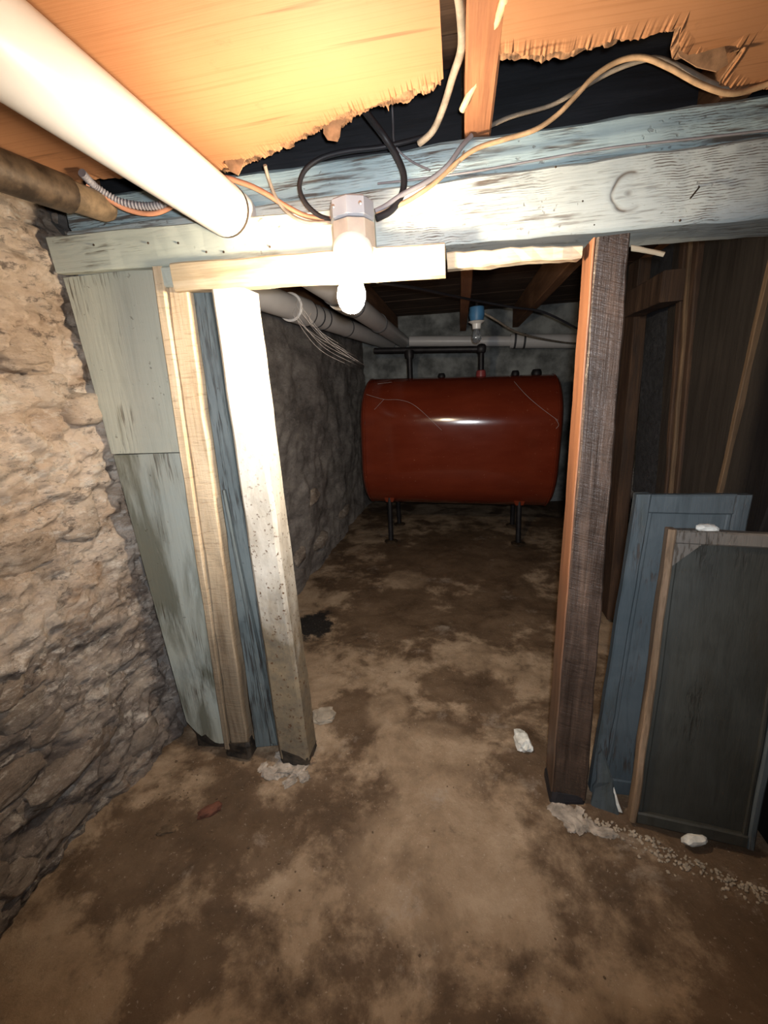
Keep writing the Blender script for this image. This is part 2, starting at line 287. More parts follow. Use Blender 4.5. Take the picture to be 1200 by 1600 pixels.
M['brick'] = plain('red_brown_brick', (0.11, 0.042, 0.026), 0.9, var=0.4, scale=40, bumpk=0.6)
M['brownbit'] = plain('brown_clod', (0.13, 0.085, 0.05), 0.95, var=0.4, scale=40, bumpk=0.6)
M['slate'] = plain('grey_flat_stone', (0.33, 0.28, 0.22), 0.9, var=0.3, scale=24, bumpk=0.6)
M['concrete'] = plain('grey_back_wall', (0.27, 0.28, 0.27), 0.9, var=0.6, scale=5, bumpk=0.8)

k = NT('lit_bulb_glass', 0.3); k.b.inputs['Base Color'].default_value = (1, 1, 1, 1)
k.b.inputs['Emission Color'].default_value = (*BULB_COLOR, 1); k.b.inputs['Emission Strength'].default_value = BULB_STRENGTH; M['lit'] = k.m
k = NT('clear_bulb_glass', 0.05); k.b.inputs['Transmission Weight'].default_value = 0.9; k.b.inputs['Base Color'].default_value = (0.8, 0.85, 0.9, 1); M['glass'] = k.m

# ------------------------------------------------------------------ mesh toolkit
class MB:
    def __init__(s): s.v = []; s.f = []
    def add(s, vs, fs):
        o = len(s.v); s.v += [tuple(v) for v in vs]; s.f += [tuple(i+o for i in f) for f in fs]; return s
def lerp(a, b, t): return Vector(a)*(1-t) + Vector(b)*t
def hexa(c0, c1, n=6, ch=0.004, jit=0.0015, seed=0.0, mb=None):
    """a timber: cross-section corners c0[4] at one end run to c1[4] at the other; chamfered, slightly uneven"""
    mb = mb or MB(); vs = []; fs = []
    c0 = [Vector(p) for p in c0]; c1 = [Vector(p) for p in c1]
    for i in range(n+1):
        t = i/n; c = [lerp(c0[j], c1[j], t) for j in range(4)]
        for j in range(4):
            p = c[j]
            for q in (c[j-1], c[(j+1) % 4]):
                d = q - p; L = d.length; a = p + d*(min(ch, L*0.3)/max(L, 1e-6))
                if jit: a = a + Vector([mnoise.noise(a*9 + Vector((seed+k*7, seed, k))) for k in range(3)])*jit*2 + Vector([mnoise.noise(a*45 + Vector((seed+k*7, seed, k))) for k in range(3)])*jit
                vs.append(a)
    for i in range(n):
        for j in range(8):
            a = i*8+j; b = i*8+(j+1) % 8; fs.append((a, b, b+8, a+8))
    fs.append(tuple(reversed(range(8)))); fs.append(tuple(n*8+j for j in range(8)))
    return mb.add(vs, fs)
def box(x0, x1, y0, y1, z0, z1, axis='X', **k):
    if axis == 'X': c = lambda x: [(x, y0, z0), (x, y1, z0), (x, y1, z1), (x, y0, z1)]; return hexa(c(x0), c(x1), **k)
    if axis == 'Y': c = lambda y: [(x0, y, z0), (x1, y, z0), (x1, y, z1), (x0, y, z1)]; return hexa(c(y0), c(y1), **k)
    c = lambda z: [(x0, y0, z), (x1, y0, z), (x1, y1, z), (x0, y1, z)]; return hexa(c(z0), c(z1), **k)
def smooth_path(pts, sub=6):
    P = [Vector(p) for p in pts]; out = []
    for i in range(len(P)-1):
        p0, p1, p2, p3 = P[max(i-1, 0)], P[i], P[i+1], P[min(i+2, len(P)-1)]
        for j in range(sub):
            t = j/sub; out.append(0.5*((2*p1) + (p2-p0)*t + (2*p0-5*p1+4*p2-p3)*t*t + (3*p1-p0-3*p2+p3)*t**3))
    return out + [P[-1]]
def tube(path, r, ns=10, mb=None, rfn=None, flat=1.0):
    mb = mb or MB(); vs = []; fs = []; n = len(path); prev = None
    for i, p in enumerate(path):
        t = (path[min(i+1, n-1)] - path[max(i-1, 0)]).normalized()
        if prev is None: u = t.orthogonal().normalized()
        else: u = (prev - t*prev.dot(t)); u = u.normalized() if u.length > 1e-6 else t.orthogonal().normalized()
        prev = u; b = t.cross(u); rr = rfn(i/(n-1)) if rfn else r
        for j in range(ns):
            a = 2*math.pi*j/ns; vs.append(p + (u*math.cos(a) + b*math.sin(a)*flat)*rr)
    for i in range(n-1):
        for j in range(ns): fs.append((i*ns+j, i*ns+(j+1) % ns, (i+1)*ns+(j+1) % ns, (i+1)*ns+j))
    fs.append(tuple(reversed(range(ns)))); fs.append(tuple((n-1)*ns+j for j in range(ns)))
    return mb.add(vs, fs)
def lathe(prof, c, axis=(0, 0, 1), ns=24, mb=None):
    """profile [(radius, along)] turned about an axis through c"""
    mb = mb or MB(); ax = Vector(axis).normalized(); u = ax.orthogonal().normalized(); b = ax.cross(u); c = Vector(c); vs = []; fs = []
    for r, h in prof:
        for j in range(ns):
            a = 2*math.pi*j/ns; vs.append(c + ax*h + (u*math.cos(a) + b*math.sin(a))*max(r, 1e-4))
    for i in range(len(prof)-1):
        for j in range(ns): fs.append((i*ns+j, i*ns+(j+1) % ns, (i+1)*ns+(j+1) % ns, (i+1)*ns+j))
    fs.append(tuple(reversed(range(ns)))); fs.append(tuple((len(prof)-1)*ns+j for j in range(ns)))
    return mb.add(vs, fs)
def lump(c, s, seed, sub=2, amp=0.35, rz=0.0, mb=None, freq=2.2, flatbase=None):
    bm = bmesh.new(); bmesh.ops.create_icosphere(bm, subdivisions=sub, radius=1.0)
    R = Matrix.Rotation(rz, 3, 'Z'); vs = []
    for v in bm.verts:
        p = v.co.copy(); k = 1 + amp*mnoise.noise(p*freq + Vector((seed*3.1, seed*1.7, seed)))+amp*0.5*mnoise.noise(p*freq*2.7 + Vector((seed, seed*5, 2)))
        q = Vector([math.copysign(abs(p[i])**0.75, p[i]) for i in range(3)])*k
        q = R @ Vector((q.x*s[0], q.y*s[1], q.z*s[2])) + Vector(c)
        if flatbase is not None: q.z = max(q.z, flatbase)
        vs.append(q)
    fs = [tuple(v.index for v in f.verts) for f in bm.faces]; bm.free()
    mb = mb or MB(); return mb.add(vs, fs)
def obj(name, mb, mat, parent=None, smooth=False):
    off = parent_loc(parent)
    me = bpy.data.meshes.new(name); me.from_pydata([tuple(Vector(v)-off) for v in mb.v], [], mb.f)
    bm = bmesh.new(); bm.from_mesh(me); bmesh.ops.recalc_face_normals(bm, faces=bm.faces); bm.to_mesh(me); bm.free()
    me.materials.append(M[mat] if isinstance(mat, str) else mat)
    if smooth:
        me.polygons.foreach_set('use_smooth', [True]*len(me.polygons))
        me.set_sharp_from_angle(angle=math.radians(45))
    o = bpy.data.objects.new(name, me); COL.objects.link(o)
    if parent: o.parent = parent
    return o
def parent_loc(p):
    v = Vector((0, 0, 0))
    while p: v += p.location; p = p.parent
    return v
def tag(o, label, cat, group=None, kind=None):
    o['label'] = label; o['category'] = cat
    if group: o['group'] = group
    if kind: o['kind'] = kind
    return o
def thing(name, label, cat, loc=(0, 0, 0), group=None):
    o = bpy.data.objects.new(name, None); COL.objects.link(o); o.location = loc; o.empty_display_size = 0.05
    return tag(o, label, cat, group)
def fract(p, o=5): return mnoise.fractal(Vector(p), 0.8, 2.1, o)

# ------------------------------------------------------------------ floor
def grid_obj(name, us, vs_, fn, mat):
    mb = MB(); nu, nv = len(us), len(vs_)
    vs = [fn(u, v) for u in us for v in vs_]; fs = [(i*nv+j, (i+1)*nv+j, (i+1)*nv+j+1, i*nv+j+1) for i in range(nu-1) for j in range(nv-1)]
    mb.add(vs, fs); return obj(name, mb, mat, smooth=False)
def rng(a, b, st): n = max(1, round((b-a)/st)); return [a + (b-a)*i/n for i in range(n+1)]
def fl_z(x, y): return 0.012*fract((x*2.2, y*2.2, 3)) + 0.004*fract((x*14, y*14, 1), 4) - 0.008
floor = grid_obj('floor', rng(-1.35, 1.9, 0.0125), rng(-1.6, 0.2, 0.05)[:-1] + rng(0.2, 2.2, 0.0125)[:-1] + rng(2.2, 4.7, 0.03),
                 lambda x, y: (x, y, fl_z(x, y)), 'floor')
for p in floor.data.polygons: p.use_smooth = True
tag(floor, 'brown earth and cement floor with damp stains running through the doorway', 'floor', kind='structure')

# ------------------------------------------------------------------ left rubble wall with its stones, and the other masonry
def wl_x(y, z):
    base = -1.07 + 0.03*min(1, max(0, (z-0.2)/1.2)) + (0.07 if y > 1.25 else 0)*min(1, (y-1.25)/0.5)
    if y < 1.3: r = 0.045*fract((y*3.2, z*5.5, 1.7), 6) + 0.020*fract((y*19, z*30, 4), 5)
    else: r = 0.03*fract((y*2.5, z*2.5, 1.7), 6)+0.010*fract((y*12, z*12, 4), 4)
    top = max(0, z-1.50)
    return base + r - (0.25*top if 0.85 < y < 1.25 else 0.0)
yy = rng(-1.6, 0.1, 0.06)[:-1] + rng(0.1, 1.25, 0.0085)[:-1] + rng(1.25, 4.7, 0.03)
zz = rng(-0.05, 1.76, 0.0095)
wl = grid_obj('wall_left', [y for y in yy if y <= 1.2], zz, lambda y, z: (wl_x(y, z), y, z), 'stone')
tag(wl, 'rough rubble stone wall with crumbling tan and grey lime mortar', 'wall', kind='structure')
for p in wl.data.polygons: p.use_smooth = True
wi = grid_obj('wall_left_inner', [y for y in yy if y >= 1.17], rng(-0.05, 1.80, 0.025), lambda y, z: (wl_x(y, z), y, z), 'inner')
tag(wi, 'grey plastered stone wall of the inner room behind the doorway post', 'wall', kind='structure')
for p in wi.data.polygons: p.use_smooth = True
# stones: eight shapes, copied along rough courses
STONES = []
for i in range(8):
    mb = lump((0, 0, 0), (1, 1, 1), 11+i*1.3, 3, 0.30, freq=1.6)
    me = bpy.data.meshes.new('stone'); me.from_pydata(mb.v, [], mb.f); me.materials.append(M['rock'])
    me.polygons.foreach_set('use_smooth', [True]*len(me.polygons)); STONES.append(me)
def stone(parent, y, z, ly, lz, dep, tilt, x):
    o = bpy.data.objects.new('stone', random.choice(STONES)); COL.objects.link(o); o.parent = parent
    o.location = (x, y, z); o.scale = (dep, ly/2, lz/2); o.rotation_euler = (tilt, random.uniform(-.15, .15), random.uniform(-.1, .1))
z = 0.05
while z < 1.60:
    hh = random.uniform(0.05, 0.13) if z < 0.95 else random.uniform(0.07, 0.15); y = 0.0 + random.uniform(-.1, .1)
    while y < 1.02:
        L = random.uniform(0.09, 0.30)
        if y + L < 1.07 and random.random() < (0.62 if z < 0.95 else 0.16):
            yc = y+L/2; zc = z+hh/2+random.uniform(-.02, .02)
            stone(wl, yc, zc, L*0.98, hh*1.05, 0.028, random.uniform(-.16, .10), wl_x(yc, zc)-random.uniform(0.012, 0.021))
        y += L+random.uniform(0.0, 0.03)
    z += hh
# the long pale stone low on the wall and the one in the corner by the board
for (px, py, L, H, t) in ((125, 1195, 0.26, 0.075, 0.06), (232, 1150, 0.12, 0.10, 0.1), (75, 610, 0.15, 0.10, 0.0), (130, 640, 0.12, 0.09, 0.1), (40, 560, 0.14, 0.06, 0.1)):
    p = atx(px, py, -1.045); stone(wl, p.y, p.z, L, H, 0.045, t, wl_x(p.y, p.z)-0.008)
# inner wall: three stones break through the plaster
for (px, py, L, H) in ((488, 778, 0.22, 0.11), (505, 845, 0.30, 0.10), (470, 870, 0.22, 0.10), (540, 800, 0.3, 0.1)):
    p = atx(px, py, -0.98); stone(wi, p.y, p.z, L, H, 0.05, 0, wl_x(p.y, p.z)-0.02)
wb = grid_obj('wall_back', rng(-1.3, 1.9, 0.03), rng(-0.05, 1.95, 0.03), lambda x, z: (x, 4.55+0.03*fract((x*2.5, 0, z*2.5)), z), 'concrete')
tag(wb, 'grey concrete back wall behind the red oil tank', 'wall', kind='structure')
for p in wb.data.polygons: p.use_smooth = True
wr0 = obj('wall_rear', box(-1.35, 1.9, -1.66, -1.58, 0, 1.95, 'X'), 'concrete'); tag(wr0, 'grey concrete wall closing the cellar at its near end', 'wall', kind='structure')
wfar = obj('wall_right_far', box(1.75, 1.85, -1.58, 4.6, 0, 1.95, 'Y'), 'concrete'); tag(wfar, 'plain concrete wall beyond the dark plank partition', 'wall', kind='structure')

# ------------------------------------------------------------------ dark plank partition on the right
wr = bpy.data.objects.new('wall_right', None); COL.objects.link(wr); tag(wr, 'dark plank partition with brown studs behind the leaning panels', 'wall', kind='structure')
def xplank(name, ya, yb, yta, ytb, z0, z1, x0, x1, mat, n=8, ch=0.004, jit=0.002):   # plank on the partition, bottom ya..yb, top yta..ytb
    return obj(name, hexa([(x0, ya, z0), (x1, ya, z0), (x1, yb, z0), (x0, yb, z0)], [(x0, yta, z1), (x1, yta, z1), (x1, ytb, z1), (x0, ytb, z1)], n=n, ch=ch, jit=jit, seed=ya*5), mat, wr)
xplank('plank', 1.375, 1.62, 1.30, 1.655, 0.74, 1.66, 0.755, 0.785, 'dark')
xplank('plank', 1.36, 1.375, 1.285, 1.30, 0.74, 1.66, 0.748, 0.785, 'edge', ch=0.002)
xplank('plank', 1.17, 1.357, 1.02, 1.282, 0.78, 1.66, 0.757, 0.785, 'dark')
xplank('stud', 1.575, 1.67, 1.67, 1.80, 0.765, 1.64, 0.745, 0.80, 'stud')
xplank('stud', 1.60, 1.615, 1.70, 1.715, 0.785, 1.62, 0.735, 0.75, 'edge')
xplank('stud', 1.64, 1.65, 1.745, 1.757, 0.785, 1.62, 0.738, 0.75, 'stud')
xplank('plank', 1.67, 1.78, 1.80, 1.90, 0.72, 1.66, 0.765, 0.80, 'dark')
xplank('plank', 1.785, 2.07, 1.905, 2.15, 0.70, 1.68, 0.79, 0.82, 'block')
xplank('stud', 2.08, 2.19, 2.15, 2.27, 0.02, 1.68, 0.745, 0.80, 'stud')
xplank('plank', 2.195, 2.45, 2.275, 2.5, 0.02, 1.70, 0.775, 0.81, 'dark')
xplank('plank', 0.96, 1.16, 0.93, 1.02, 0.0, 1.64, 0.80, 0.83, 'dark')  # near planks down to the floor: dark wood added for a shaded gap
xplank('plank', 0.66, 0.95, 0.66, 0.92, 0.0, 1.64, 0.80, 0.83, 'block')
xplank('plank', 0.30, 0.655, 0.30, 0.655, 0.0, 1.64, 0.80, 0.83, 'dark')
obj('nailer', box(0.665, 0.742, 1.70, 2.02, 1.44, 1.535, 'Y', n=5, jit=0.003), 'stud', wr)
kw = MB()
kw_o = obj('knee_wall', box(0.82, 0.98, 1.0, 2.6, -0.02, 0.70, 'Y', n=12, jit=0.02), 'stone', wr)
for i in range(4):
    yv = 1.08+0.15*i; stone(wr, yv, 0.74+random.uniform(-.02, .03), 0.17, 0.12, 0.08, 0, 0.87)
    stone(wr, yv+0.06, 0.60, 0.16, 0.11, 0.05, 0, 0.825)
stone(wr, 1.13, 0.86, 0.12, 0.13, 0.06, 0, 0.84); stone(wr, 1.06, 0.80, 0.10, 0.10, 0.06, 0, 0.86)

# ------------------------------------------------------------------ ceiling: subfloor boards, joists, blocking
ce = bpy.data.objects.new('ceiling', None); COL.objects.link(ce); tag(ce, 'dark old subfloor boards above the joists', 'ceiling', kind='structure')
y = -1.58; i = 0
while y < 4.5:
    wd = random.uniform(0.16, 0.22); obj('board', box(-1.35, 1.8, y, y+wd-0.004, 1.90+random.uniform(0, .004), 1.925, 'X', n=8, seed=y), 'deck', ce); y += wd
for (xa, xb, mt, lab) in ((-1.02, -0.96, 'joist', 'brown floor joist beside the left wall above the rusty pipe'),
                          (-0.645, -0.595, 'joist', 'brown floor joist above the thick white pipe'),
                          (0.010, 0.068, 'joist_red', 'red-brown floor joist bared between the two torn ceiling sheets'),
                          (0.50, 0.56, 'joist', 'brown floor joist above the right doorway post'),
                          (1.08, 1.14, 'joist', 'brown floor joist above the dark plank partition')):
    o = obj('floor_joist', box(xa, xb, -1.57, 4.5, 1.716, 1.895, 'Y', n=24, jit=0.002, seed=xa), mt); tag(o, lab, 'joist', 'floor joists')
for (xa, xb, lab) in ((-0.955, -0.65, 'blackened blocking board over the beam above the cut iron pipe'),
                      (-0.59, 0.005, 'blackened blocking board over the beam above the lit bulb'),
                      (0.073, 0.495, 'blackened blocking board behind the sagging cable over the beam'),
                      (0.565, 1.07, 'blackened blocking board over the beam above the leaning panels')):
    o = obj('blocking_board', box(xa, xb, 1.20, 1.235, 1.722, 1.888, 'X', n=8, seed=xa), 'block'); tag(o, lab, 'board', 'blocking boards over the beam')

# ------------------------------------------------------------------ torn fiberboard sheets
def sheet_mesh(x0, x1, edge, yb, z, th, n, seed, rough):
    """flat sheet in x0..x1 from yb to a torn front edge given as [(x, y)] with ragged teeth"""
    def ye(x):
        for (xa, ya), (xb, yb_) in zip(edge, edge[1:]):
            if xa <= x <= xb: return ya+(yb_-ya)*(x-xa)/(xb-xa)
        return edge[-1][1]
    mb = MB(); vs = []; fs = []; rs = random.Random(seed); stepn = 0
    for i in range(n+1):
        x = x0+(x1-x0)*i/n
        if rs.random() < 0.16: stepn = rs.uniform(-1, 1)
        e = ye(x)+rough*(0.45*stepn+1.7*mnoise.noise(Vector((x*16, seed, 0)))+0.8*mnoise.noise(Vector((x*50, seed, 3))))
        em = ye(x); rows = [yb, yb+(em-yb)*0.5, em-0.08, em-0.03, e]
        for r, yv in enumerate(rows):
            sag = 0.004*mnoise.noise(Vector((x*4, yv*4, seed))) - (0.004 if r == 4 else 0)*rs.random()
            vs.append((x, yv, z+sag))
        for r, yv in enumerate(rows): vs.append((x, yv, z+th+0.004*mnoise.noise(Vector((x*4, yv*4, seed)))))
    for i in range(n):
        a = i*10; b = a+10
        for r in range(4): fs += [(a+r, a+r+1, b+r+1, b+r), (a+5+r, b+5+r, b+6+r, a+6+r)]
        fs += [(a+4, a+9, b+9, b+4), (a, b, b+5, a+5)]
    for a in (0, n*10):
        for r in range(4): fs.append((a+r, a+r+1, a+r+6, a+r+5))
    return mb.add(vs, fs)
E1 = [(-0.57, 1.05), (-0.5, 1.048), (-0.40, 1.01), (-0.3, 0.97), (-0.206, 0.935), (-0.11, 0.915), (-0.025, 0.885)]
s1 = thing('fiberboard_sheet', 'orange fiberboard ceiling sheet glowing above the bulb with a torn front edge', 'ceiling sheet', (-0.3, 0, 1.70), 'torn ceiling sheets')
obj('face_layer', sheet_mesh(-0.57, -0.025, E1, -1.5, 1.697, 0.003, 220, 1, 0.008), 'hard', s1)
obj('torn_layer', sheet_mesh(-0.565, -0.03, [(x, y+0.018) for x, y in E1], -1.5, 1.7015, 0.003, 220, 2, 0.010), 'torn', s1)
obj('torn_layer', sheet_mesh(-0.56, -0.03, [(x, y+0.030) for x, y in E1], -1.5, 1.706, 0.003, 220, 3, 0.013), 'torn', s1)
def flake(pts, Y, dy, parent, mat, label=None):
    mb = MB(); a = [aty(px, py, Y+dy*(py-pts[0][1])/60) for px, py in pts]; n = len(a); off = Vector((0, 0.003, 0.001))
    mb.add(a+[p+off for p in a], [tuple(range(n)), tuple(reversed(range(n, 2*n)))]+[(i, (i+1) % n, n+(i+1) % n, n+i) for i in range(n)])
    o = obj('hanging_flake', mb, mat, parent)
    if label: o['label'] = label
flake([(508, 160), (513, 145), (520, 152), (533, 165), (541, 178), (539, 190), (533, 195), (531, 212), (527, 221), (512, 219), (505, 208), (506, 190)], 0.952, 0.01, s1, 'flake', 'grey-brown flake hanging from the torn edge')
flake([(350, 240), (368, 236), (384, 238), (382, 250), (378, 262), (372, 274), (360, 268), (352, 255)], 1.02, 0.01, s1, 'flake')
E2 = [(0.063, 0.862), (0.10, 0.872), (0.14, 0.885), (0.20, 0.886), (0.25, 0.875), (0.30, 0.872), (0.325, 0.87), (0.335, 0.905), (0.38, 0.955), (0.42, 0.975), (0.435, 0.945), (0.455, 0.945), (0.462, 1.03), (0.52, 1.07), (1.2, 1.08)]
s2 = thing('fiberboard_sheet', 'stained brown fiberboard ceiling sheet torn away above the sagging cable', 'ceiling sheet', (0.4, 0, 1.70), 'torn ceiling sheets')
obj('face_layer', sheet_mesh(0.063, 1.2, E2, -1.5, 1.700, 0.003, 300, 5, 0.006), 'hard', s2)
obj('torn_layer', sheet_mesh(0.066, 1.19, [(x, y+0.012) for x, y in E2], -1.5, 1.705, 0.003, 300, 6, 0.009), 'torn', s2)
flake([(1052, 60), (1075, 52), (1105, 48), (1130, 60), (1138, 100), (1120, 112), (1090, 105), (1062, 88)], 0.93, 0.02, s2, 'flake', 'grey water-stained flap')
s3 = thing('fiberboard_sheet', 'orange fiberboard ceiling sheet between the white pipe and the rusty pipe', 'ceiling sheet', (-0.8, 0, 1.70), 'torn ceiling sheets')
obj('face_layer', sheet_mesh(-0.99, -0.625, [(-0.99, 1.0), (-0.8, 1.03), (-0.70, 1.045), (-0.625, 1.03)], -1.5, 1.703, 0.004, 40, 8, 0.002), 'hard', s3)
b3 = obj('ceiling_batten', hexa([(-0.612, -1.5, 1.680), (-0.571, -1.5, 1.680), (-0.571, -1.5, 1.715), (-0.612, -1.5, 1.715)], [(-0.612, 0.985, 1.680), (-0.571, 0.995, 1.680), (-0.571, 0.995, 1.715), (-0.612, 0.985, 1.715)], n=20, jit=0.001), 'hard')
tag(b3, 'narrow orange batten along the edge of the sheet beside the white pipe', 'batten')

# ------------------------------------------------------------------ beams and doorway timbers
bt = thing('ceiling_beam', 'massive blue-grey painted beam with worn grain and a round knot over the doorway', 'beam', (0, 1.15, 1.5))
obj('beam_body', hexa([(-1.0, 1.10, 1.535), (-1.0, 1.24, 1.535), (-1.0, 1.24, 1.640), (-1.0, 1.10, 1.640)], [(1.3, 1.095, 1.478), (1.3, 1.235, 1.478), (1.3, 1.235, 1.632), (1.3, 1.095, 1.632)], n=60, ch=0.006, jit=0.0016), 'beam', bt)
q = aty(1092, 292, 1.092); obj('nail', tube([q+Vector((0.004, 0.012, 0.006)), q+Vector((-0.001, -0.004, -0.002)), q+Vector((-0.018, -0.012, -0.022))], 0.0016, 6), 'iron', bt)
for (px, py) in ((868, 262), (1062, 345), (945, 340), (928, 352), (910, 315)):
    q = aty(px, py, 1.099); obj('nail_head', lathe([(0.002, 0), (0.0026, 0.002), (0.001, 0.003)], q, (0, -1, 0), 8), 'iron', bt)
sp_ = thing('sill_beam', 'pale blue worn beam lying on top of the main beam under the joists', 'beam', (0, 1.17, 1.64))
obj('sill_body', hexa([(-1.0, 1.112, 1.642), (-1.0, 1.26, 1.642), (-1.0, 1.26, 1.712), (-1.0, 1.112, 1.712)], [(1.3, 1.108, 1.635), (1.3, 1.255, 1.635), (1.3, 1.255, 1.710), (1.3, 1.108, 1.710)], n=60, ch=0.008, jit=0.0018, seed=4), 'sill', sp_)
hb = thing('header_board', 'grey-green painted board nailed across the beam left of the bulb', 'board', (-0.65, 1.08, 1.55))
obj('header_face', hexa([(-1.028, 1.068, 1.537), (-1.028, 1.096, 1.537), (-1.035, 1.096, 1.622), (-1.035, 1.068, 1.622)], [(-0.24, 1.068, 1.507), (-0.24, 1.096, 1.507), (-0.24, 1.096, 1.597), (-0.24, 1.068, 1.597)], n=24, ch=0.003, jit=0.0015), 'header', hb)
for (px, py) in ((147, 383), (232, 380), (279, 380), (323, 394), (350, 394), (422, 386)):
    q = aty(px, py, 1.067); obj('nail_head', lathe([(0.0022, 0), (0.0028, 0.002), (0.001, 0.003)], q, (0, -1, 0), 8), 'iron', hb)
t1 = obj('door_head_trim', hexa([(-0.692, 1.05, 1.464), (-0.692, 1.094, 1.464), (-0.692, 1.094, 1.525), (-0.692, 1.05, 1.525)], [(-0.030, 1.05, 1.440), (-0.030, 1.094, 1.440), (-0.030, 1.094, 1.503), (-0.030, 1.05, 1.503)], n=20, ch=0.004, jit=0.0015), 'barex')
tag(t1, 'whitened wooden head trim glaring right behind the lit bulb', 'trim')
tb = obj('head_block', hexa([(-0.735, 1.066, 1.480), (-0.735, 1.094, 1.480), (-0.735, 1.094, 1.525), (-0.735, 1.066, 1.525)], [(-0.694, 1.066, 1.476), (-0.694, 1.094, 1.476), (-0.694, 1.094, 1.525), (-0.694, 1.066, 1.525)], n=4), 'header'); tag(tb, 'small grey painted block filling the corner left of the head trim', 'block')
t2 = obj('door_head_trim', hexa([(-0.026, 1.062, 1.455), (-0.026, 1.093, 1.455), (-0.026, 1.093, 1.487), (-0.026, 1.062, 1.487)], [(0.252, 1.062, 1.450), (0.252, 1.093, 1.450), (0.252, 1.093, 1.475), (0.252, 1.062, 1.475)], n=14, ch=0.003, jit=0.003), 'barex')
tag(t2, 'thin splintered piece of head trim under the beam ending at the brown post', 'trim')
t3 = obj('wood_splinter', hexa([aty(986, 382, 1.10), aty(986, 382, 1.13), aty(986, 392, 1.13), aty(986, 392, 1.10)], [aty(1040, 394, 1.10), aty(1040, 394, 1.13), aty(1036, 401, 1.13), aty(1036, 401, 1.10)], n=4, ch=0.002), 'barex')
tag(t3, 'short pale splinter of wood sticking out right of the brown post top', 'splinter')
bd = thing('wall_board', 'tall grey-green painted board with a horizontal joint between stone wall and doorway', 'board', (-0.88, 1.1, 0))
obj('upper_board', hexa([(-1.017, 1.098, 1.060), (-1.017, 1.118, 1.060), (-0.752, 1.118, 1.060), (-0.752, 1.098, 1.060)], [(-1.042, 1.098, 1.533), (-1.042, 1.118, 1.533), (-0.752, 1.118, 1.533), (-0.752, 1.098, 1.533)], n=16, ch=0.002, jit=0.0008), 'board', bd)
mb = MB(); N = 12
def lowz(i): return (0.10, 0.075, 0.055, 0.04, 0.05, 0.03, 0.018, 0.015, 0.018, 0.034, 0.036, 0.03, 0.034)[i]
vs = []; fs = []
for yv in (1.100, 1.122):
    for i in range(N+1):
        f_ = i/N
        for zt in (0, 0.33, 0.66, 1):
            xl = -0.962*(1-zt)+(-1.013)*zt; xr = -0.765*(1-zt)-0.752*zt
            vs.append((xl+(xr-xl)*f_, yv, lowz(i)*(1-zt)+1.057*zt))
w4 = (N+1)*4
for i in range(N):
    for j in range(3):
        a = i*4+j; fs += [(a, a+4, a+5, a+1), (a+w4, a+w4+1, a+w4+5, a+w4+4)]
    fs += [(i*4, i*4+w4, i*4+4+w4, i*4+4), (i*4+3, i*4+7, i*4+7+w4, i*4+3+w4)]
for i in (0, N):
    for j in range(3): fs.append((i*4+j, i*4+j+1, i*4+j+1+w4, i*4+j+w4))
mb.add(vs, fs); o = obj('lower_board', mb, 'board_low', bd); o['label'] = 'lower half streaked dark and rotted ragged at the foot'
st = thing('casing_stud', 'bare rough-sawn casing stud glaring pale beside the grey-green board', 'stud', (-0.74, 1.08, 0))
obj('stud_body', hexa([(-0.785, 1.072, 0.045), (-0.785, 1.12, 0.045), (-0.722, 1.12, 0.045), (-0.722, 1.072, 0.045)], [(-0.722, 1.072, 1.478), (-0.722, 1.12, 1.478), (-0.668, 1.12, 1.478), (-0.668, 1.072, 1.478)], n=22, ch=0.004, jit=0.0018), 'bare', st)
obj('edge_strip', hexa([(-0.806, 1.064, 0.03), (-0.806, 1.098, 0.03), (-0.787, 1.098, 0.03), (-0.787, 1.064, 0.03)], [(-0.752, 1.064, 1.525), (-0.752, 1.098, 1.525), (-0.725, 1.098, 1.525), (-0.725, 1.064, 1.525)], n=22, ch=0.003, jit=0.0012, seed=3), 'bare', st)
ls = thing('painted_strip', 'narrow blue-grey painted strip leaning in the gap beside the white post', 'strip', (-0.66, 1.09, 0))
obj('strip_face', hexa([(-0.700, 1.085, 0.03), (-0.700, 1.14, 0.03), (-0.622, 1.14, 0.03), (-0.622, 1.105, 0.03)], [(-0.664, 1.085, 1.47), (-0.664, 1.14, 1.47), (-0.632, 1.14, 1.47), (-0.632, 1.105, 1.47)], n=20, ch=0.003, jit=0.0015), 'strip', ls)
obj('strip_lip', hexa([(-0.632, 1.070, 0.07), (-0.632, 1.104, 0.07), (-0.610, 1.104, 0.07), (-0.610, 1.070, 0.07)], [(-0.664, 1.072, 0.95), (-0.664, 1.086, 0.95), (-0.655, 1.086, 0.95), (-0.655, 1.072, 0.95)], n=12, ch=0.003, jit=0.001), 'strip', ls)
wp = thing('door_post', 'white painted post speckled with rust at the left of the doorway', 'post', (-0.55, 1.1, 0))
obj('post_body', hexa([(-0.604, 1.060, 0.018), (-0.604, 1.150, 0.018), (-0.497, 1.150, 0.018), (-0.497, 1.060, 0.018)], [(-0.600, 1.056, 1.462), (-0.600, 1.150, 1.462), (-0.512, 1.150, 1.457), (-0.512, 1.056, 1.457)], n=30, ch=0.010, jit=0.0012), 'whitepost', wp)
obj('rotten_foot', hexa([(-0.607, 1.056, 0.0), (-0.607, 1.153, 0.0), (-0.493, 1.153, 0.0), (-0.493, 1.056, 0.0)], [(-0.606, 1.058, 0.055), (-0.606, 1.152, 0.05), (-0.495, 1.152, 0.02), (-0.495, 1.058, 0.025)], n=4, ch=0.012, jit=0.005), 'rot', wp)
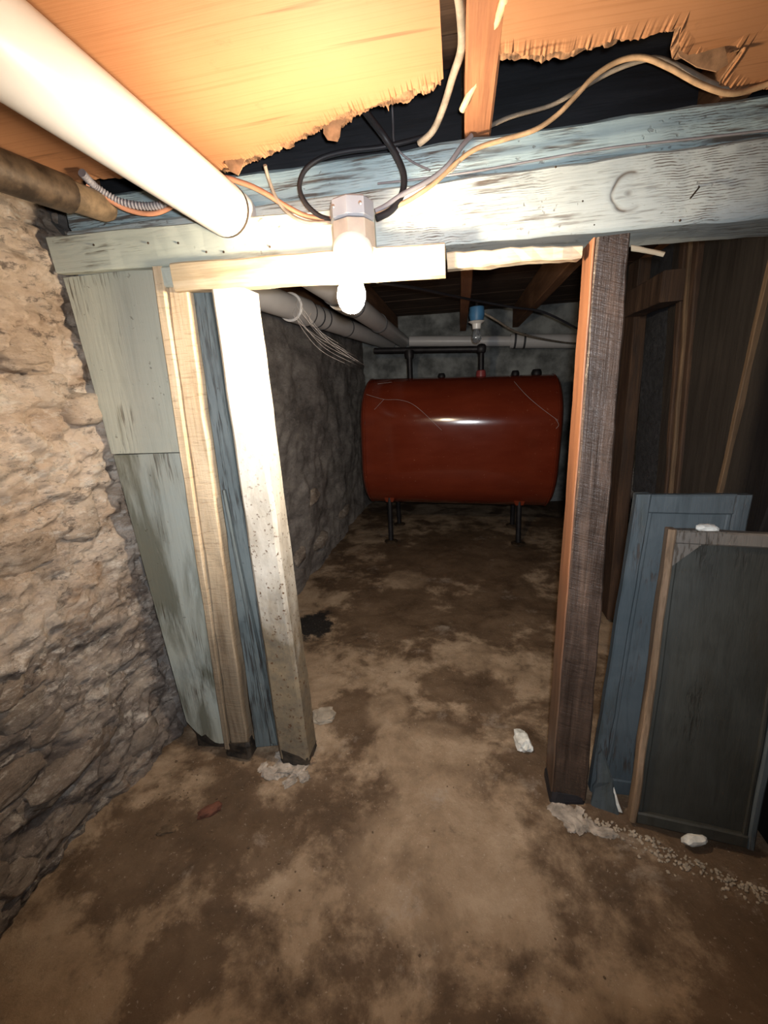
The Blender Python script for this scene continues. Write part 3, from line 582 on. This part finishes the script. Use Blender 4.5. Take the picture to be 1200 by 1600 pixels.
obj('rotten_foot', hexa([(-0.81, 1.06, 0.0), (-0.81, 1.125, 0.0), (-0.715, 1.125, 0.0), (-0.715, 1.06, 0.0)], [(-0.802, 1.066, 0.05), (-0.802, 1.122, 0.05), (-0.718, 1.122, 0.055), (-0.718, 1.068, 0.055)], n=4, ch=0.01, jit=0.006, seed=3), 'rot', st)
obj('rotten_foot', hexa([(-0.945, 1.100, 0.0), (-0.945, 1.13, 0.0), (-0.80, 1.13, 0.0), (-0.80, 1.100, 0.0)], [(-0.958, 1.102, 0.09), (-0.958, 1.125, 0.09), (-0.79, 1.125, 0.03), (-0.79, 1.102, 0.03)], n=4, ch=0.006, jit=0.006, seed=5), 'rot', bd)
rp = thing('door_post', 'dark brown rough-sawn post with an orange side at the right of the doorway', 'post', (0.31, 1.07, 0))
obj('post_body', hexa([(0.272, 1.034, 0.012), (0.368, 1.034, 0.012), (0.368, 1.126, 0.012), (0.272, 1.126, 0.012)], [(0.273, 1.034, 1.478), (0.338, 1.034, 1.478), (0.338, 1.118, 1.478), (0.273, 1.118, 1.478)], n=60, ch=0.004, jit=0.0016), 'brown', rp)
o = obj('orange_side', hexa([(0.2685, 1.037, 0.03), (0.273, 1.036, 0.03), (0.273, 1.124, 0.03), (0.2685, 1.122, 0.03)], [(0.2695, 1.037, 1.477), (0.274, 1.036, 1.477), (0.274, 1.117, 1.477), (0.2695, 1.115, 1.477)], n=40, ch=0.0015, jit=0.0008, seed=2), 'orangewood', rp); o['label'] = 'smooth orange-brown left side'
obj('torn_foot', hexa([(0.262, 1.026, 0.0), (0.372, 1.026, 0.0), (0.372, 1.13, 0.0), (0.262, 1.13, 0.0)], [(0.270, 1.031, 0.035), (0.369, 1.031, 0.028), (0.369, 1.128, 0.03), (0.270, 1.128, 0.04)], n=3, ch=0.01, jit=0.006), 'blackcab', rp)

# ------------------------------------------------------------------ lamp on the beam
L0 = Vector((-0.222, 1.008, 1.50))
lp = thing('light_fixture', 'lit bare bulb in a grey junction box on the beam over the doorway', 'lamp', L0)
def obox(z0, z1, r, ch, mb=None):
    return lathe([(r*0.9, z0), (r, z0+ch), (r, z1-ch), (r*0.9, z1)], (L0.x, L0.y, 0), (0, 0, 1), 8, mb)
obj('junction_box', obox(1.545, 1.583, 0.047, 0.004), 'box', lp); obj('box_extension', obox(1.492, 1.543, 0.047, 0.002), 'boxrim', lp)
for a in (-0.35, 0.35): obj('screw', lathe([(0.003, 0), (0.004, 0.002), (0.001, 0.003)], (L0.x+a*0.08, L0.y-0.044, 1.563), (0, -1, 0), 8), 'steel', lp)
LB = Vector((L0.x, L0.y-0.012, 1.494)); LA = (Vector((-0.222, 0.950, 1.386))-LB).normalized()   # the holder sags forward off the box
obj('lamp_holder', lathe([(0.040, -0.006), (0.043, 0.004), (0.040, 0.016), (0.028, 0.030), (0.024, 0.050), (0.020, 0.056)], LB, LA, 28), 'porcelain', lp, True)
obj('bulb', lathe([(0.013, 0.052), (0.016, 0.062), (0.023, 0.080), (0.029, 0.098), (0.030, 0.110), (0.027, 0.124), (0.020, 0.136), (0.009, 0.142), (0.001, 0.143)], LB, LA, 20), 'lit', lp, True)
obj('mounting_block', box(L0.x-0.04, L0.x+0.04, L0.y+0.038, 1.066, 1.50, 1.575, 'X', n=3), 'header', lp)

# ------------------------------------------------------------------ pipes
def ring(p, ax, r, wdt, mb=None): return lathe([(r*0.92, -wdt/2), (r, -wdt/2), (r, wdt/2), (r*0.92, wdt/2)], p, ax, 28, mb)
pa = thing('drain_pipe', 'thick white drain pipe under the orange ceiling sheet running through the beam', 'pipe', (-0.537, 1.0, 1.615), 'white drain pipes')
P0, P1 = Vector((-0.540, -1.5, 1.603)), Vector((-0.52, 4.25, 1.640))
PM = lerp(P0, P1, (1.105+1.5)/5.75)
obj('pipe_run', tube([P0, lerp(P0, P1, 0.25), PM], 0.0555, 32), 'pvc', pa, True)
obj('pipe_run', tube([PM+Vector((0, .135, .002)), P1], 0.056, 28), 'pvc', pa, True)
obj('joint_collar', ring(PM+Vector((0, -0.047, 0)), (0, 1, 0), 0.0562, 0.008), 'pvcring' if False else 'iron', pa, True)
for t in (0.60, 0.66, 0.78): obj('joint_ring', ring(lerp(P0, P1, t), P1-P0, 0.061, 0.014), 'pvcring', pa, True)
obj('coupling', ring(lerp(P0, P1, 0.63), P1-P0, 0.066, 0.16), 'pvc', pa, True)
pb = thing('drain_pipe', 'white drain pipe with dark bands along the top of the inner plastered wall', 'pipe', (-0.88, 1.7, 1.63), 'white drain pipes')
Q0, Q1 = Vector((-0.900, 1.33, 1.620)), Vector((-0.66, 4.3, 1.635))
obj('pipe_run', tube([Q0, Q1], 0.058, 28), 'pvc', pb, True)
def qat(px):  # point of that pipe seen at photo column px
    best = min((abs((lambda d: 600+FPX*d.dot(RT)/d.dot(FW))(lerp(Q0, Q1, t/200)-CAM)-px), t/200) for t in range(201)); return lerp(Q0, Q1, best[1])
obj('coupling', lathe([(0.060, -0.19), (0.068, -0.185), (0.068, 0.0), (0.060, 0.004)], qat(478), Q1-Q0, 28), 'pvc', pb, True)
for px in (478, 492, 503, 540): obj('joint_ring', ring(qat(px), Q1-Q0, 0.0615 if px != 478 else 0.069, 0.012), 'pvcring', pb, True)
pc = thing('drain_pipe', 'white drain pipe crossing the back wall above the tank', 'pipe', (0.3, 4.35, 1.6), 'white drain pipes')
C0, C1 = aty(640, 533, 4.3), aty(905, 533, 4.3); C2 = C1+(C1-C0)*0.35
obj('pipe_run', tube([C0, lerp(C0, C2, 0.55)], 0.047, 20), 'pvc', pc, True); obj('pipe_run', tube([lerp(C0, C2, 0.45), C2], 0.062, 24), 'pvc', pc, True)
for t in (0.47, 0.51, 0.80): obj('joint_ring', ring(lerp(C0, C2, t), C2-C0, 0.066, 0.018), 'pvcring', pc, True)
ip = thing('iron_pipe', 'rusty iron pipe ending cut short above the stone wall', 'pipe', (-0.85, 1.0, 1.65))
I1 = aty(170, 327, 1.055); I0 = atx(0, 266, I1.x-0.012); I0 = lerp(I1, I0, 2.55/(I1.y-I0.y))
im = lerp(I0, I1, 0.955)
obj('pipe_run', tube([I0, lerp(I0, I1, 0.5), im], 0.036, 20), 'iron', ip, True)
obj('pipe_end', tube([im, lerp(I0, I1, 0.994), I1], 0.029, 18, rfn=lambda t: 0.030 if t < 0.9 else 0.024), 'ironend', ip, True)

# ------------------------------------------------------------------ oil tank
TC = Vector((-0.012, 3.47, 0.775)); ta = math.radians(-1.1); TA = Vector((math.cos(ta), math.sin(ta), -0.028)).normalized(); TL, TR, TS = 0.715, 0.345, 0.155
TF = Vector((-TA.y, TA.x, 0)).normalized(); TU = TA.cross(TF)
tk = thing('oil_tank', 'large rust-red oblong oil tank on legs in the inner room', 'tank', (TC.x, TC.y, 0))
def oblong(prof, ns=48):        # profile [(inset, along)] round the tank's oblong section
    mb = MB(); vs = []; fs = []; n = 2*ns
    for ins, h in prof:
        for j in range(n):
            a_ = math.pi*(j % ns)/(ns-1)+(math.pi if j >= ns else 0); rr = max(TR-ins, 0.002); sg = 1 if j < ns else -1
            vs.append(TC+TA*h+TF*(math.cos(a_)*rr)+TU*(math.sin(a_)*rr+sg*TS*min(1, rr/TR*1.2)))
    for i in range(len(prof)-1):
        for j in range(n): fs.append((i*n+j, i*n+(j+1) % n, (i+1)*n+(j+1) % n, (i+1)*n+j))
    fs.append(tuple(reversed(range(n)))); fs.append(tuple((len(prof)-1)*n+j for j in range(n)))
    return mb.add(vs, fs)
prof = [(0.30, -TL-0.03), (0.16, -TL-0.026), (0.07, -TL-0.016), (0.035, -TL-0.004), (0.012, -TL+0.010), (0.002, -TL+0.026), (0.0, -TL+0.045)]
obj('tank_shell', oblong(prof+[(0, -0.3), (0, 0.3)]+[(r_, -h_) for r_, h_ in reversed(prof)]), 'tank', tk, True)
for s in (-1, 1): obj('rim_seam', oblong([(0.002, s*(TL-0.03)-0.006), (-0.004, s*(TL-0.03)-0.004), (-0.004, s*(TL-0.03)+0.004), (0.002, s*(TL-0.03)+0.006)]), 'tank', tk, True)
TOPZ = TC.z+TR+TS
for (px, py, rr, hh) in ((805, 588, 0.030, 0.035), (838, 588, 0.038, 0.04), (690, 590, 0.03, 0.03)):
    q = aty(px, py+2, TC.y); obj('filler_cap', lathe([(rr, -0.03), (rr, hh*0.5), (rr*0.8, hh), (rr*0.6, hh+0.004)], Vector((q.x, q.y, TOPZ-0.005-0.028*q.x)), (0, 0, 1), 12), 'black_iron', tk, True)
for sx in (-0.54, 0.47):
    for sy in (-0.20, 0.20):
        top = TC+TA*sx+TF*sy; top.z = TC.z-0.028*sx-TS-math.sqrt(TR**2-sy**2)+0.02
        lg = obj('leg', tube([Vector((top.x, top.y+sy*0.15, 0.012)), top], 0.020, 12), 'black_iron', tk, True)
        obj('foot', lathe([(0.055, 0), (0.055, 0.006), (0.03, 0.012)], (top.x, top.y+sy*0.15, 0.0), (0, 0, 1), 12), 'iron', lg)
        obj('bracket', hexa([top+Vector((-.03, -.02, -.04)), top+Vector((.03, -.02, -.04)), top+Vector((.03, .02, -.04)), top+Vector((-.03, .02, -.04))], [top+Vector((-.05, -.02, .01)), top+Vector((.05, -.02, .01)), top+Vector((.05, .02, .01)), top+Vector((-.05, .02, .01))], n=2), 'tank', lg)
fp = thing('fuel_pipe', 'black iron vent pipe elbowed along the back wall down into the tank', 'pipe', (0.2, 3.56, 1.27))
zt = TOPZ-0.02; a = aty(752, 545, TC.y); b = aty(585, 548, TC.y+0.06)
obj('pipe_run', tube(smooth_path([b, lerp(b, a, 0.5), a+Vector((-0.03, 0, 0)), a+Vector((-0.004, 0, -0.006)), a+Vector((0, 0, -0.04)), Vector((a.x, a.y, zt))], 5), 0.022, 14), 'black_iron', fp, True)
obj('elbow', lump(a, (0.038, 0.034, 0.038), 3, 2, 0.05), 'black_iron', fp, True)
obj('collar', lathe([(0.036, -0.02), (0.040, 0.0), (0.034, 0.045), (0.026, 0.05)], (a.x, a.y, zt+0.01), (0, 0, 1), 12), 'redfit', fp, True)
a2 = aty(640, 560, TC.y); fp2 = thing('fuel_pipe', 'short black iron filler pipe rising from the left end of the tank', 'pipe', (a2.x, a2.y, 1.27))
obj('pipe_run', tube([Vector((a2.x, a2.y, zt)), Vector((a2.x, a2.y, a2.z+0.05))], 0.022, 12), 'black_iron', fp2, True)
obj('collar', lathe([(0.032, -0.03), (0.036, 0.0), (0.032, 0.03)], Vector((a2.x, a2.y, a2.z+0.03)), (0, 0, 1), 12), 'black_iron', fp2, True)

# ------------------------------------------------------------------ second, unlit bulb over the tank
b0 = aty(745, 492, 3.05); lb = thing('light_fixture', 'small unlit clear bulb in a blue holder hanging above the tank', 'lamp', b0)
obj('holder', lathe([(0.030, 0.052), (0.046, 0.046), (0.050, 0.0), (0.042, -0.035)], b0, (0, 0, 1), 18), 'bluecap', lb, True)
obj('holder_rim', lathe([(0.045, -0.035), (0.055, -0.040), (0.030, -0.055), (0.026, -0.085)], b0, (0, 0, 1), 18), 'porcelain', lb, True)
obj('bulb', lathe([(0.016, -0.080), (0.022, -0.10), (0.031, -0.13), (0.031, -0.145), (0.022, -0.165), (0.002, -0.173)], b0, (0, 0, 1), 18), 'glass', lb, True)
obj('stem', tube([b0+Vector((0, 0, 0.045)), Vector((b0.x, b0.y, 1.72))], 0.010, 8), 'black_iron', lb)

# ------------------------------------------------------------------ cables
def cable(pts, r, mat, label, group='cables along the beam', name='cable', cat='cable', ns=10, flat=1.0):
    path = smooth_path([aty(*p) for p in pts], 6); o = obj(name, tube(path, r, ns, flat=flat), mat, smooth=True); return tag(o, label, cat, group)
cable([(712, -40, 0.72), (720, 20, 0.80), (721, 75, 0.88), (708, 118, 0.95), (692, 170, 1.03), (676, 205, 1.075), (655, 224, 1.10)], 0.0068, 'nm', 'grey-brown cable dropping through the gap between the two ceiling sheets')
cable([(800, -45, 0.70), (783, 15, 0.80), (762, 65, 0.87), (747, 118, 0.94), (736, 142, 0.97), (722, 172, 1.0)], 0.0062, 'yellowcable', 'cream cable with a cut end dangling in front of the red-brown joist')
cable([(1215, 125, 1.05), (1170, 138, 1.06), (1120, 133, 1.06), (1070, 108, 1.06), (1030, 92, 1.07), (1000, 95, 1.08), (955, 112, 1.10), (905, 140, 1.12), (860, 165, 1.14), (800, 182, 1.13), (765, 197, 1.115)], 0.0062, 'nm', 'grey cable sagging behind the tan one and ending at the joist', flat=0.7)
cable([(1230, 120, 1.04), (1180, 138, 1.05), (1140, 146, 1.05), (1095, 132, 1.05), (1045, 105, 1.05), (1005, 90, 1.06), (968, 95, 1.07), (930, 118, 1.075), (900, 150, 1.08), (870, 180, 1.085), (835, 203, 1.088), (790, 217, 1.088), (745, 232, 1.085), (712, 255, 1.082), (680, 285, 1.075), (640, 312, 1.065), (605, 328, 1.055), (588, 336, 1.045)], 0.0048, 'tancable', 'tan cable sweeping from the torn right sheet along the beam to the bulb box')
cable([(737, 212, 1.10), (722, 228, 1.09), (700, 258, 1.08), (670, 282, 1.07), (630, 303, 1.06), (602, 322, 1.05), (586, 330, 1.045)], 0.0052, 'greycab', 'grey cable running beside the tan one into the bulb box')
cable([(520, 344, 1.03), (497, 336, 1.035), (476, 315, 1.04), (468, 290, 1.045), (478, 264, 1.05), (505, 246, 1.06), (545, 236, 1.08), (590, 231, 1.10), (625, 224, 1.11), (670, 212, 1.13)], 0.0052, 'blackcab', 'black cable looping in a ring left of the bulb box')
cable([(555, 150, 0.98), (575, 180, 1.02), (600, 213, 1.06), (620, 245, 1.07), (631, 275, 1.07), (628, 303, 1.065), (612, 328, 1.055), (588, 341, 1.04)], 0.0072, 'blackcab', 'thick black cable dropping from the torn sheet to the right of the bulb box')
cable([(135, 288, 1.00), (160, 305, 1.02), (195, 326, 1.04), (232, 334, 1.05), (262, 326, 1.055), (290, 305, 1.06), (340, 279, 1.055), (380, 286, 1.055), (415, 302, 1.055), (447, 322, 1.05), (480, 338, 1.045), (520, 343, 1.03)], 0.0055, 'orange', 'salmon cable passing behind the white pipe to the bulb box')
cable([(414, 258, 1.03), (420, 280, 1.05), (432, 310, 1.05), (452, 334, 1.045), (480, 347, 1.04), (520, 347, 1.03)], 0.0038, 'nm', 'thin grey-brown cable hanging from the torn sheet left of the black loop')
bx_pts = [aty(*p) for p in ((128, 270, 0.97), (150, 292, 1.01), (185, 314, 1.035), (225, 322, 1.045), (258, 318, 1.05), (285, 300, 1.07))]
path = smooth_path(bx_pts, 22); nP = len(path)
o = obj('armored_cable', tube(path, 0.008, 10, rfn=None), 'steel', smooth=True)
mbx = tube(path, 0.008, 10)
for i in range(nP):
    s_ = 1.12 if i % 3 == 0 else 0.92
    for j in range(10):
        q = path[i]; vtx = Vector(mbx.v[i*10+j]); mbx.v[i*10+j] = tuple(q+(vtx-q)*s_)
bpy.data.objects.remove(o); o = obj('armored_cable', mbx, 'greycab', smooth=True); tag(o, 'ribbed steel armored cable beside the rusty pipe end', 'cable', 'cables along the beam')
cable([(590, 287, 1.092), (660, 279, 1.09), (740, 268, 1.09), (840, 250, 1.09), (960, 230, 1.089), (1080, 217, 1.089), (1230, 200, 1.088)], 0.0022, 'greycab', 'thin grey wire following the seam between the two beams')
cable([(612, 150, 1.19), (614, 190, 1.19), (617, 226, 1.12), (640, 250, 1.10), (672, 266, 1.08)], 0.0022, 'greycab', 'thin grey wire hanging on the blackened blocking above the bulb')
cable([(725, 236, 1.085), (718, 252, 1.08), (706, 268, 1.08), (695, 272, 1.085)], 0.0016, 'nm', 'tiny curl of wire under the cream cable end')
cable([(590, 440, 1.35), (660, 452, 1.9), (735, 468, 2.4), (800, 480, 2.6), (850, 488, 2.7), (905, 515, 2.8)], 0.006, 'blackcab', 'black cable strung under the joists of the inner room', 'cables in the inner room')
cable([(752, 487, 3.05), (775, 500, 3.1), (805, 518, 3.3), (840, 528, 3.6), (880, 535, 4.0), (905, 537, 4.15)], 0.007, 'nm', 'grey cable from the blue bulb holder to the back pipe', 'cables in the inner room')

# ------------------------------------------------------------------ cobwebs
def web(strands, label, r=0.0009):
    mb = MB()
    for s in strands: tube(smooth_path([aty(*p) for p in s], 5), r, 4, mb)
    o = obj('cobweb', mb, 'web'); tag(o, label, 'cobweb'); o['kind'] = 'stuff'
rs = random.Random(4); S = []
for i in range(9):
    x0 = 462+rs.uniform(-4, 26); y0 = 478+rs.uniform(0, 30); x1 = 535+rs.uniform(-25, 38); y1 = 548+rs.uniform(-14, 28)
    S.append([(x0, y0-14, 1.98), (x0, y0, 1.95), ((x0+x1)/2-6, (y0+y1)/2+6+rs.uniform(-4, 4), 2.05), (x1, y1, 2.2), tuple((lambda q: (x1+6, y1+3, q.y))(atx(x1+6, y1+3, -0.985)))])
web(S, 'dusty cobweb strands hanging below the banded pipe on the inner wall', 0.0008)
web([[(572, 616, 3.15), (600, 624, 3.10), (625, 625, 3.08), (650, 635, 3.08), (690, 672, 3.115)], [(590, 600, 3.2), (612, 597, 3.2)], [(585, 640, 3.12), (600, 624, 3.10)]], 'fine cobweb strand drifting in front of the left of the tank', 0.0008)
web([[(795, 586, 3.40), (820, 615, 3.12), (845, 637, 3.09), (872, 657, 3.115)], [(868, 655, 3.1), (873, 664, 3.1), (866, 672, 3.12)]], 'single cobweb thread slanting down to the right end of the tank', 0.0009)

# ------------------------------------------------------------------ leaning panels on the right
def leaning(name, label, cat, O, ex, up, nrm, W, H, T, stile, rail, mats, corner=None, bottomcut=0.0, seed=0):
    """framed panel: O bottom-left front corner, ex along the bottom, up along the height, nrm out of the face"""
    ex, up, nrm = ex.normalized(), up.normalized(), nrm.normalized(); O = Vector(O)
    def P(a, b, c): return O+ex*a+up*b-nrm*c
    def bar(a0, a1, b0, b1, c0, c1, vert=True, **k):
        if vert: return hexa([P(a0, b0, c0), P(a1, b0, c0), P(a1, b0, c1), P(a0, b0, c1)], [P(a0, b1, c0), P(a1, b1, c0), P(a1, b1, c1), P(a0, b1, c1)], **k)
        return hexa([P(a0, b0, c0), P(a0, b1, c0), P(a0, b1, c1), P(a0, b0, c1)], [P(a1, b0, c0), P(a1, b1, c0), P(a1, b1, c1), P(a1, b0, c1)], **k)
    t = thing(name, label, cat, O)
    obj('stile', bar(0, stile, 0, H, 0, T, n=14, seed=seed), mats[0], t); obj('stile', bar(W-stile, W, 0, H, 0, T, n=14, seed=seed+1), mats[1], t)
    obj('rail', bar(stile, W-stile, H-rail, H, 0.001, T, False, n=6, seed=seed+2), mats[2], t); obj('rail', bar(stile, W-stile, 0.0, rail, 0.001, T, False, n=6, seed=seed+3), mats[3], t)
    obj('recessed_board', bar(stile-0.003, W-stile+0.003, rail-0.003, H-rail+0.003, T*0.35, T*0.85, n=10, seed=seed+4), mats[4], t)
    # sloping bead along the frame's inner edges
    for (a0, a1, b0, b1) in ((stile, stile+0.012, rail, H-rail), (W-stile-0.012, W-stile, rail, H-rail)):
        obj('bead', bar(a0, a1, b0, b1, 0.006, T*0.4, n=6, ch=0.005), mats[4], t)
    if corner:
        a, b = stile, H-rail; c = corner; pts = [P(a-0.001, b+0.001, 0.0005), P(a+c, b+0.001, 0.0005), P(a-0.001, b-c*1.05, 0.0005)]
        mb = MB(); n_ = 3; vs = pts+[p-nrm*T*0.5 for p in pts]; mb.add(vs, [(0, 1, 2), (5, 4, 3), (0, 3, 4, 1), (1, 4, 5, 2), (2, 5, 3, 0)]); obj('corner_block', mb, mats[2], t)
    return t, P
O2 = Vector((0.468, 0.985, 0.012)); ex2 = Vector((0.235, -0.035, 0)); up2 = Vector((0.046, 0.115, 0.82)); n2 = ex2.cross(up2)
pn2, P2 = leaning('leaning_panel', 'dark grey framed wooden panel with a tan edge leaning in front of the blue one', 'panel', O2, ex2, up2 - ex2*(up2.dot(ex2)/ex2.length_squared)*0.0, n2, 0.285, 0.83, 0.040, 0.018, 0.035, ('rawedge', 'bluep', 'greyf', 'greyp', 'greyp'), corner=0.055, seed=2)
O1 = Vector((0.388, 1.072, 0.010)); ex1 = Vector((0.24, -0.01, 0)); up1 = Vector((0.066, 0.085, 0.90)); n1 = ex1.cross(up1)
pn1, P1_ = leaning('leaning_panel', 'slate blue framed wooden panel leaning behind the grey one next to the brown post', 'panel', O1, ex1, up1, n1, 0.26, 0.905, 0.032, 0.034, 0.05, ('bluep',)*5, seed=6)
q = aty(1112, 829, 1.075); o = obj('plaster_chip', lump(P2(0.085, 0.836, 0.018), (0.026, 0.014, 0.009), 4, 2, 0.3), 'whiteish'); tag(o, 'small white plaster chip lying on top of the grey leaning panel', 'chip')
sc_ = obj('board_scrap', hexa([(0.383, 1.030, 0.0), (0.452, 1.012, 0.0), (0.455, 1.026, 0.0), (0.386, 1.044, 0.0)], [(0.392, 1.050, 0.17), (0.402, 1.048, 0.185), (0.404, 1.060, 0.185), (0.394, 1.062, 0.17)], n=6, jit=0.004), 'bluep')
tag(sc_, 'broken blue painted board scrap standing between brown post and leaning panels', 'board')
q = atz(968, 1262, 0.02); o = obj('paint_chip', hexa([q+Vector((-.012, 0, -.012)), q+Vector((.008, -.004, -.014)), q+Vector((.009, .002, -.012)), q+Vector((-.010, .006, -.012))], [q+Vector((-.022, .012, .055)), q+Vector((-.016, .012, .055)), q+Vector((-.016, .016, .055)), q+Vector((-.022, .016, .055))], n=3, ch=0.001), 'whiteish'); tag(o, 'splintered white sliver standing at the lower left corner of the grey panel', 'chip')
q = atz(1085, 1312, 0.015); o = obj('plaster_chip', lump(q, (0.03, 0.014, 0.012), 9, 2, 0.35, 0.15), 'whiteish'); tag(o, 'flat white plaster chip on the floor at the foot of the grey panel', 'chip')

# ------------------------------------------------------------------ debris on the floor
def debris(name, px, py, s, mat, label, cat, seed, rz=0, amp=0.35, sub=3):
    q = atz(px, py, 0.0); zb = fl_z(q.x, q.y); o = obj(name, lump((q.x, q.y, zb+s[2]*0.55), s, seed, sub, amp, rz, flatbase=zb-0.004), mat); return tag(o, label, cat)
def heap(spots, label, seed):
    mb = MB(); rs_ = random.Random(seed)
    for (px, py, sz) in spots:
        q = atz(px, py, 0.0); zb = fl_z(q.x, q.y)
        lump((q.x, q.y, zb+sz*0.05), (sz*rs_.uniform(.9, 1.5), sz*rs_.uniform(.7, 1.0), sz*rs_.uniform(.2, .4)), rs_.random()*9, 3, 0.5, rs_.random()*3, mb, freq=3.0, flatbase=zb-0.004)
    tag(obj('cement_heap', mb, 'cement'), label, 'cement', kind='stuff')
heap([(445, 1196, .036), (425, 1205, .028), (468, 1198, .026), (440, 1178, .018), (475, 1212, .020), (410, 1195, .018), (452, 1218, .022)], 'crumbled white cement heap at the foot of the white post', 1)
heap([(880, 1270, .026), (900, 1282, .026), (925, 1292, .022), (868, 1262, .016), (905, 1268, .016), (945, 1302, .018), (890, 1290, .018)], 'crumbled pale cement heap at the foot of the brown post', 2)
debris('brick_fragment', 328, 1266, (0.036, 0.016, 0.013), 'brick', 'red-brown brick fragment on the floor near the left wall', 'brick', 3, 0.7, 0.2)
debris('clod', 262, 1297, (0.026, 0.013, 0.010), 'brownbit', 'small dark brown clod left of the brick fragment', 'clod', 4, 0.4)
debris('flat_stone', 506, 1118, (0.042, 0.040, 0.012), 'slate', 'flat grey stone on the floor right of the white post', 'stone', 5, 0.3, 0.3)
debris('white_stone', 817, 1160, (0.026, 0.044, 0.022), 'whiteish', 'small white stone on the floor left of the brown post', 'stone', 6, 0.2, 0.3)
debris('wood_chip', 484, 1188, (0.022, 0.014, 0.008), 'rawedge', 'small tan wood chip at the right foot of the white post', 'chip', 7, -0.4)
q = atz(432, 1160, 0.0); o = obj('paint_curl', tube(smooth_path([q+Vector((0, -0.01, 0.004)), q+Vector((-0.006, -0.012, 0.022)), q+Vector((0.001, -0.014, 0.038)), q+Vector((0.008, -0.014, 0.033))], 5), 0.005, 6, flat=0.3), 'whiteish'); tag(o, 'curled white paint flake at the foot of the blue-grey strip', 'paint flake')
def gravel(name, spots, label, mat, cat):
    mb = MB()
    for (x, y, s, i) in spots:
        zb = fl_z(x, y); lump((x, y, zb+s*0.35), (s, s*random.uniform(.6, 1), s*0.6), i*0.37, 1, 0.4, random.random()*3, mb)
    o = obj(name, mb, mat); tag(o, label, cat); o['kind'] = 'stuff'
rg = random.Random(5); sp = []
for i in range(340):
    t = rg.random(); bx_, by_ = 0.36+(0.82-0.36)*t, 1.005+(0.84-1.005)*t-0.01
    sp.append((bx_+rg.gauss(0, .012), by_-abs(rg.gauss(0, .024))+0.012, rg.uniform(.0015, .0058), i))
gravel('rubble', sp, 'pale crumbled rubble strewn along the foot of the leaning panels', 'slate', 'rubble')
sp = []
for i in range(130):
    t = rg.random(); x, y = -1.0+0.55*rg.random(), 0.75+0.36*rg.random()
    sp.append((x, y, rg.choice((.0015, .002, .002, .003, .003, .005)), i))
for i in range(90): sp.append((rg.uniform(-0.5, 0.3), rg.uniform(0.5, 2.2), rg.uniform(.0015, .004), i+300))
gravel('gravel', sp, 'loose small pebbles scattered over the floor before the doorway', 'brownbit', 'gravel')
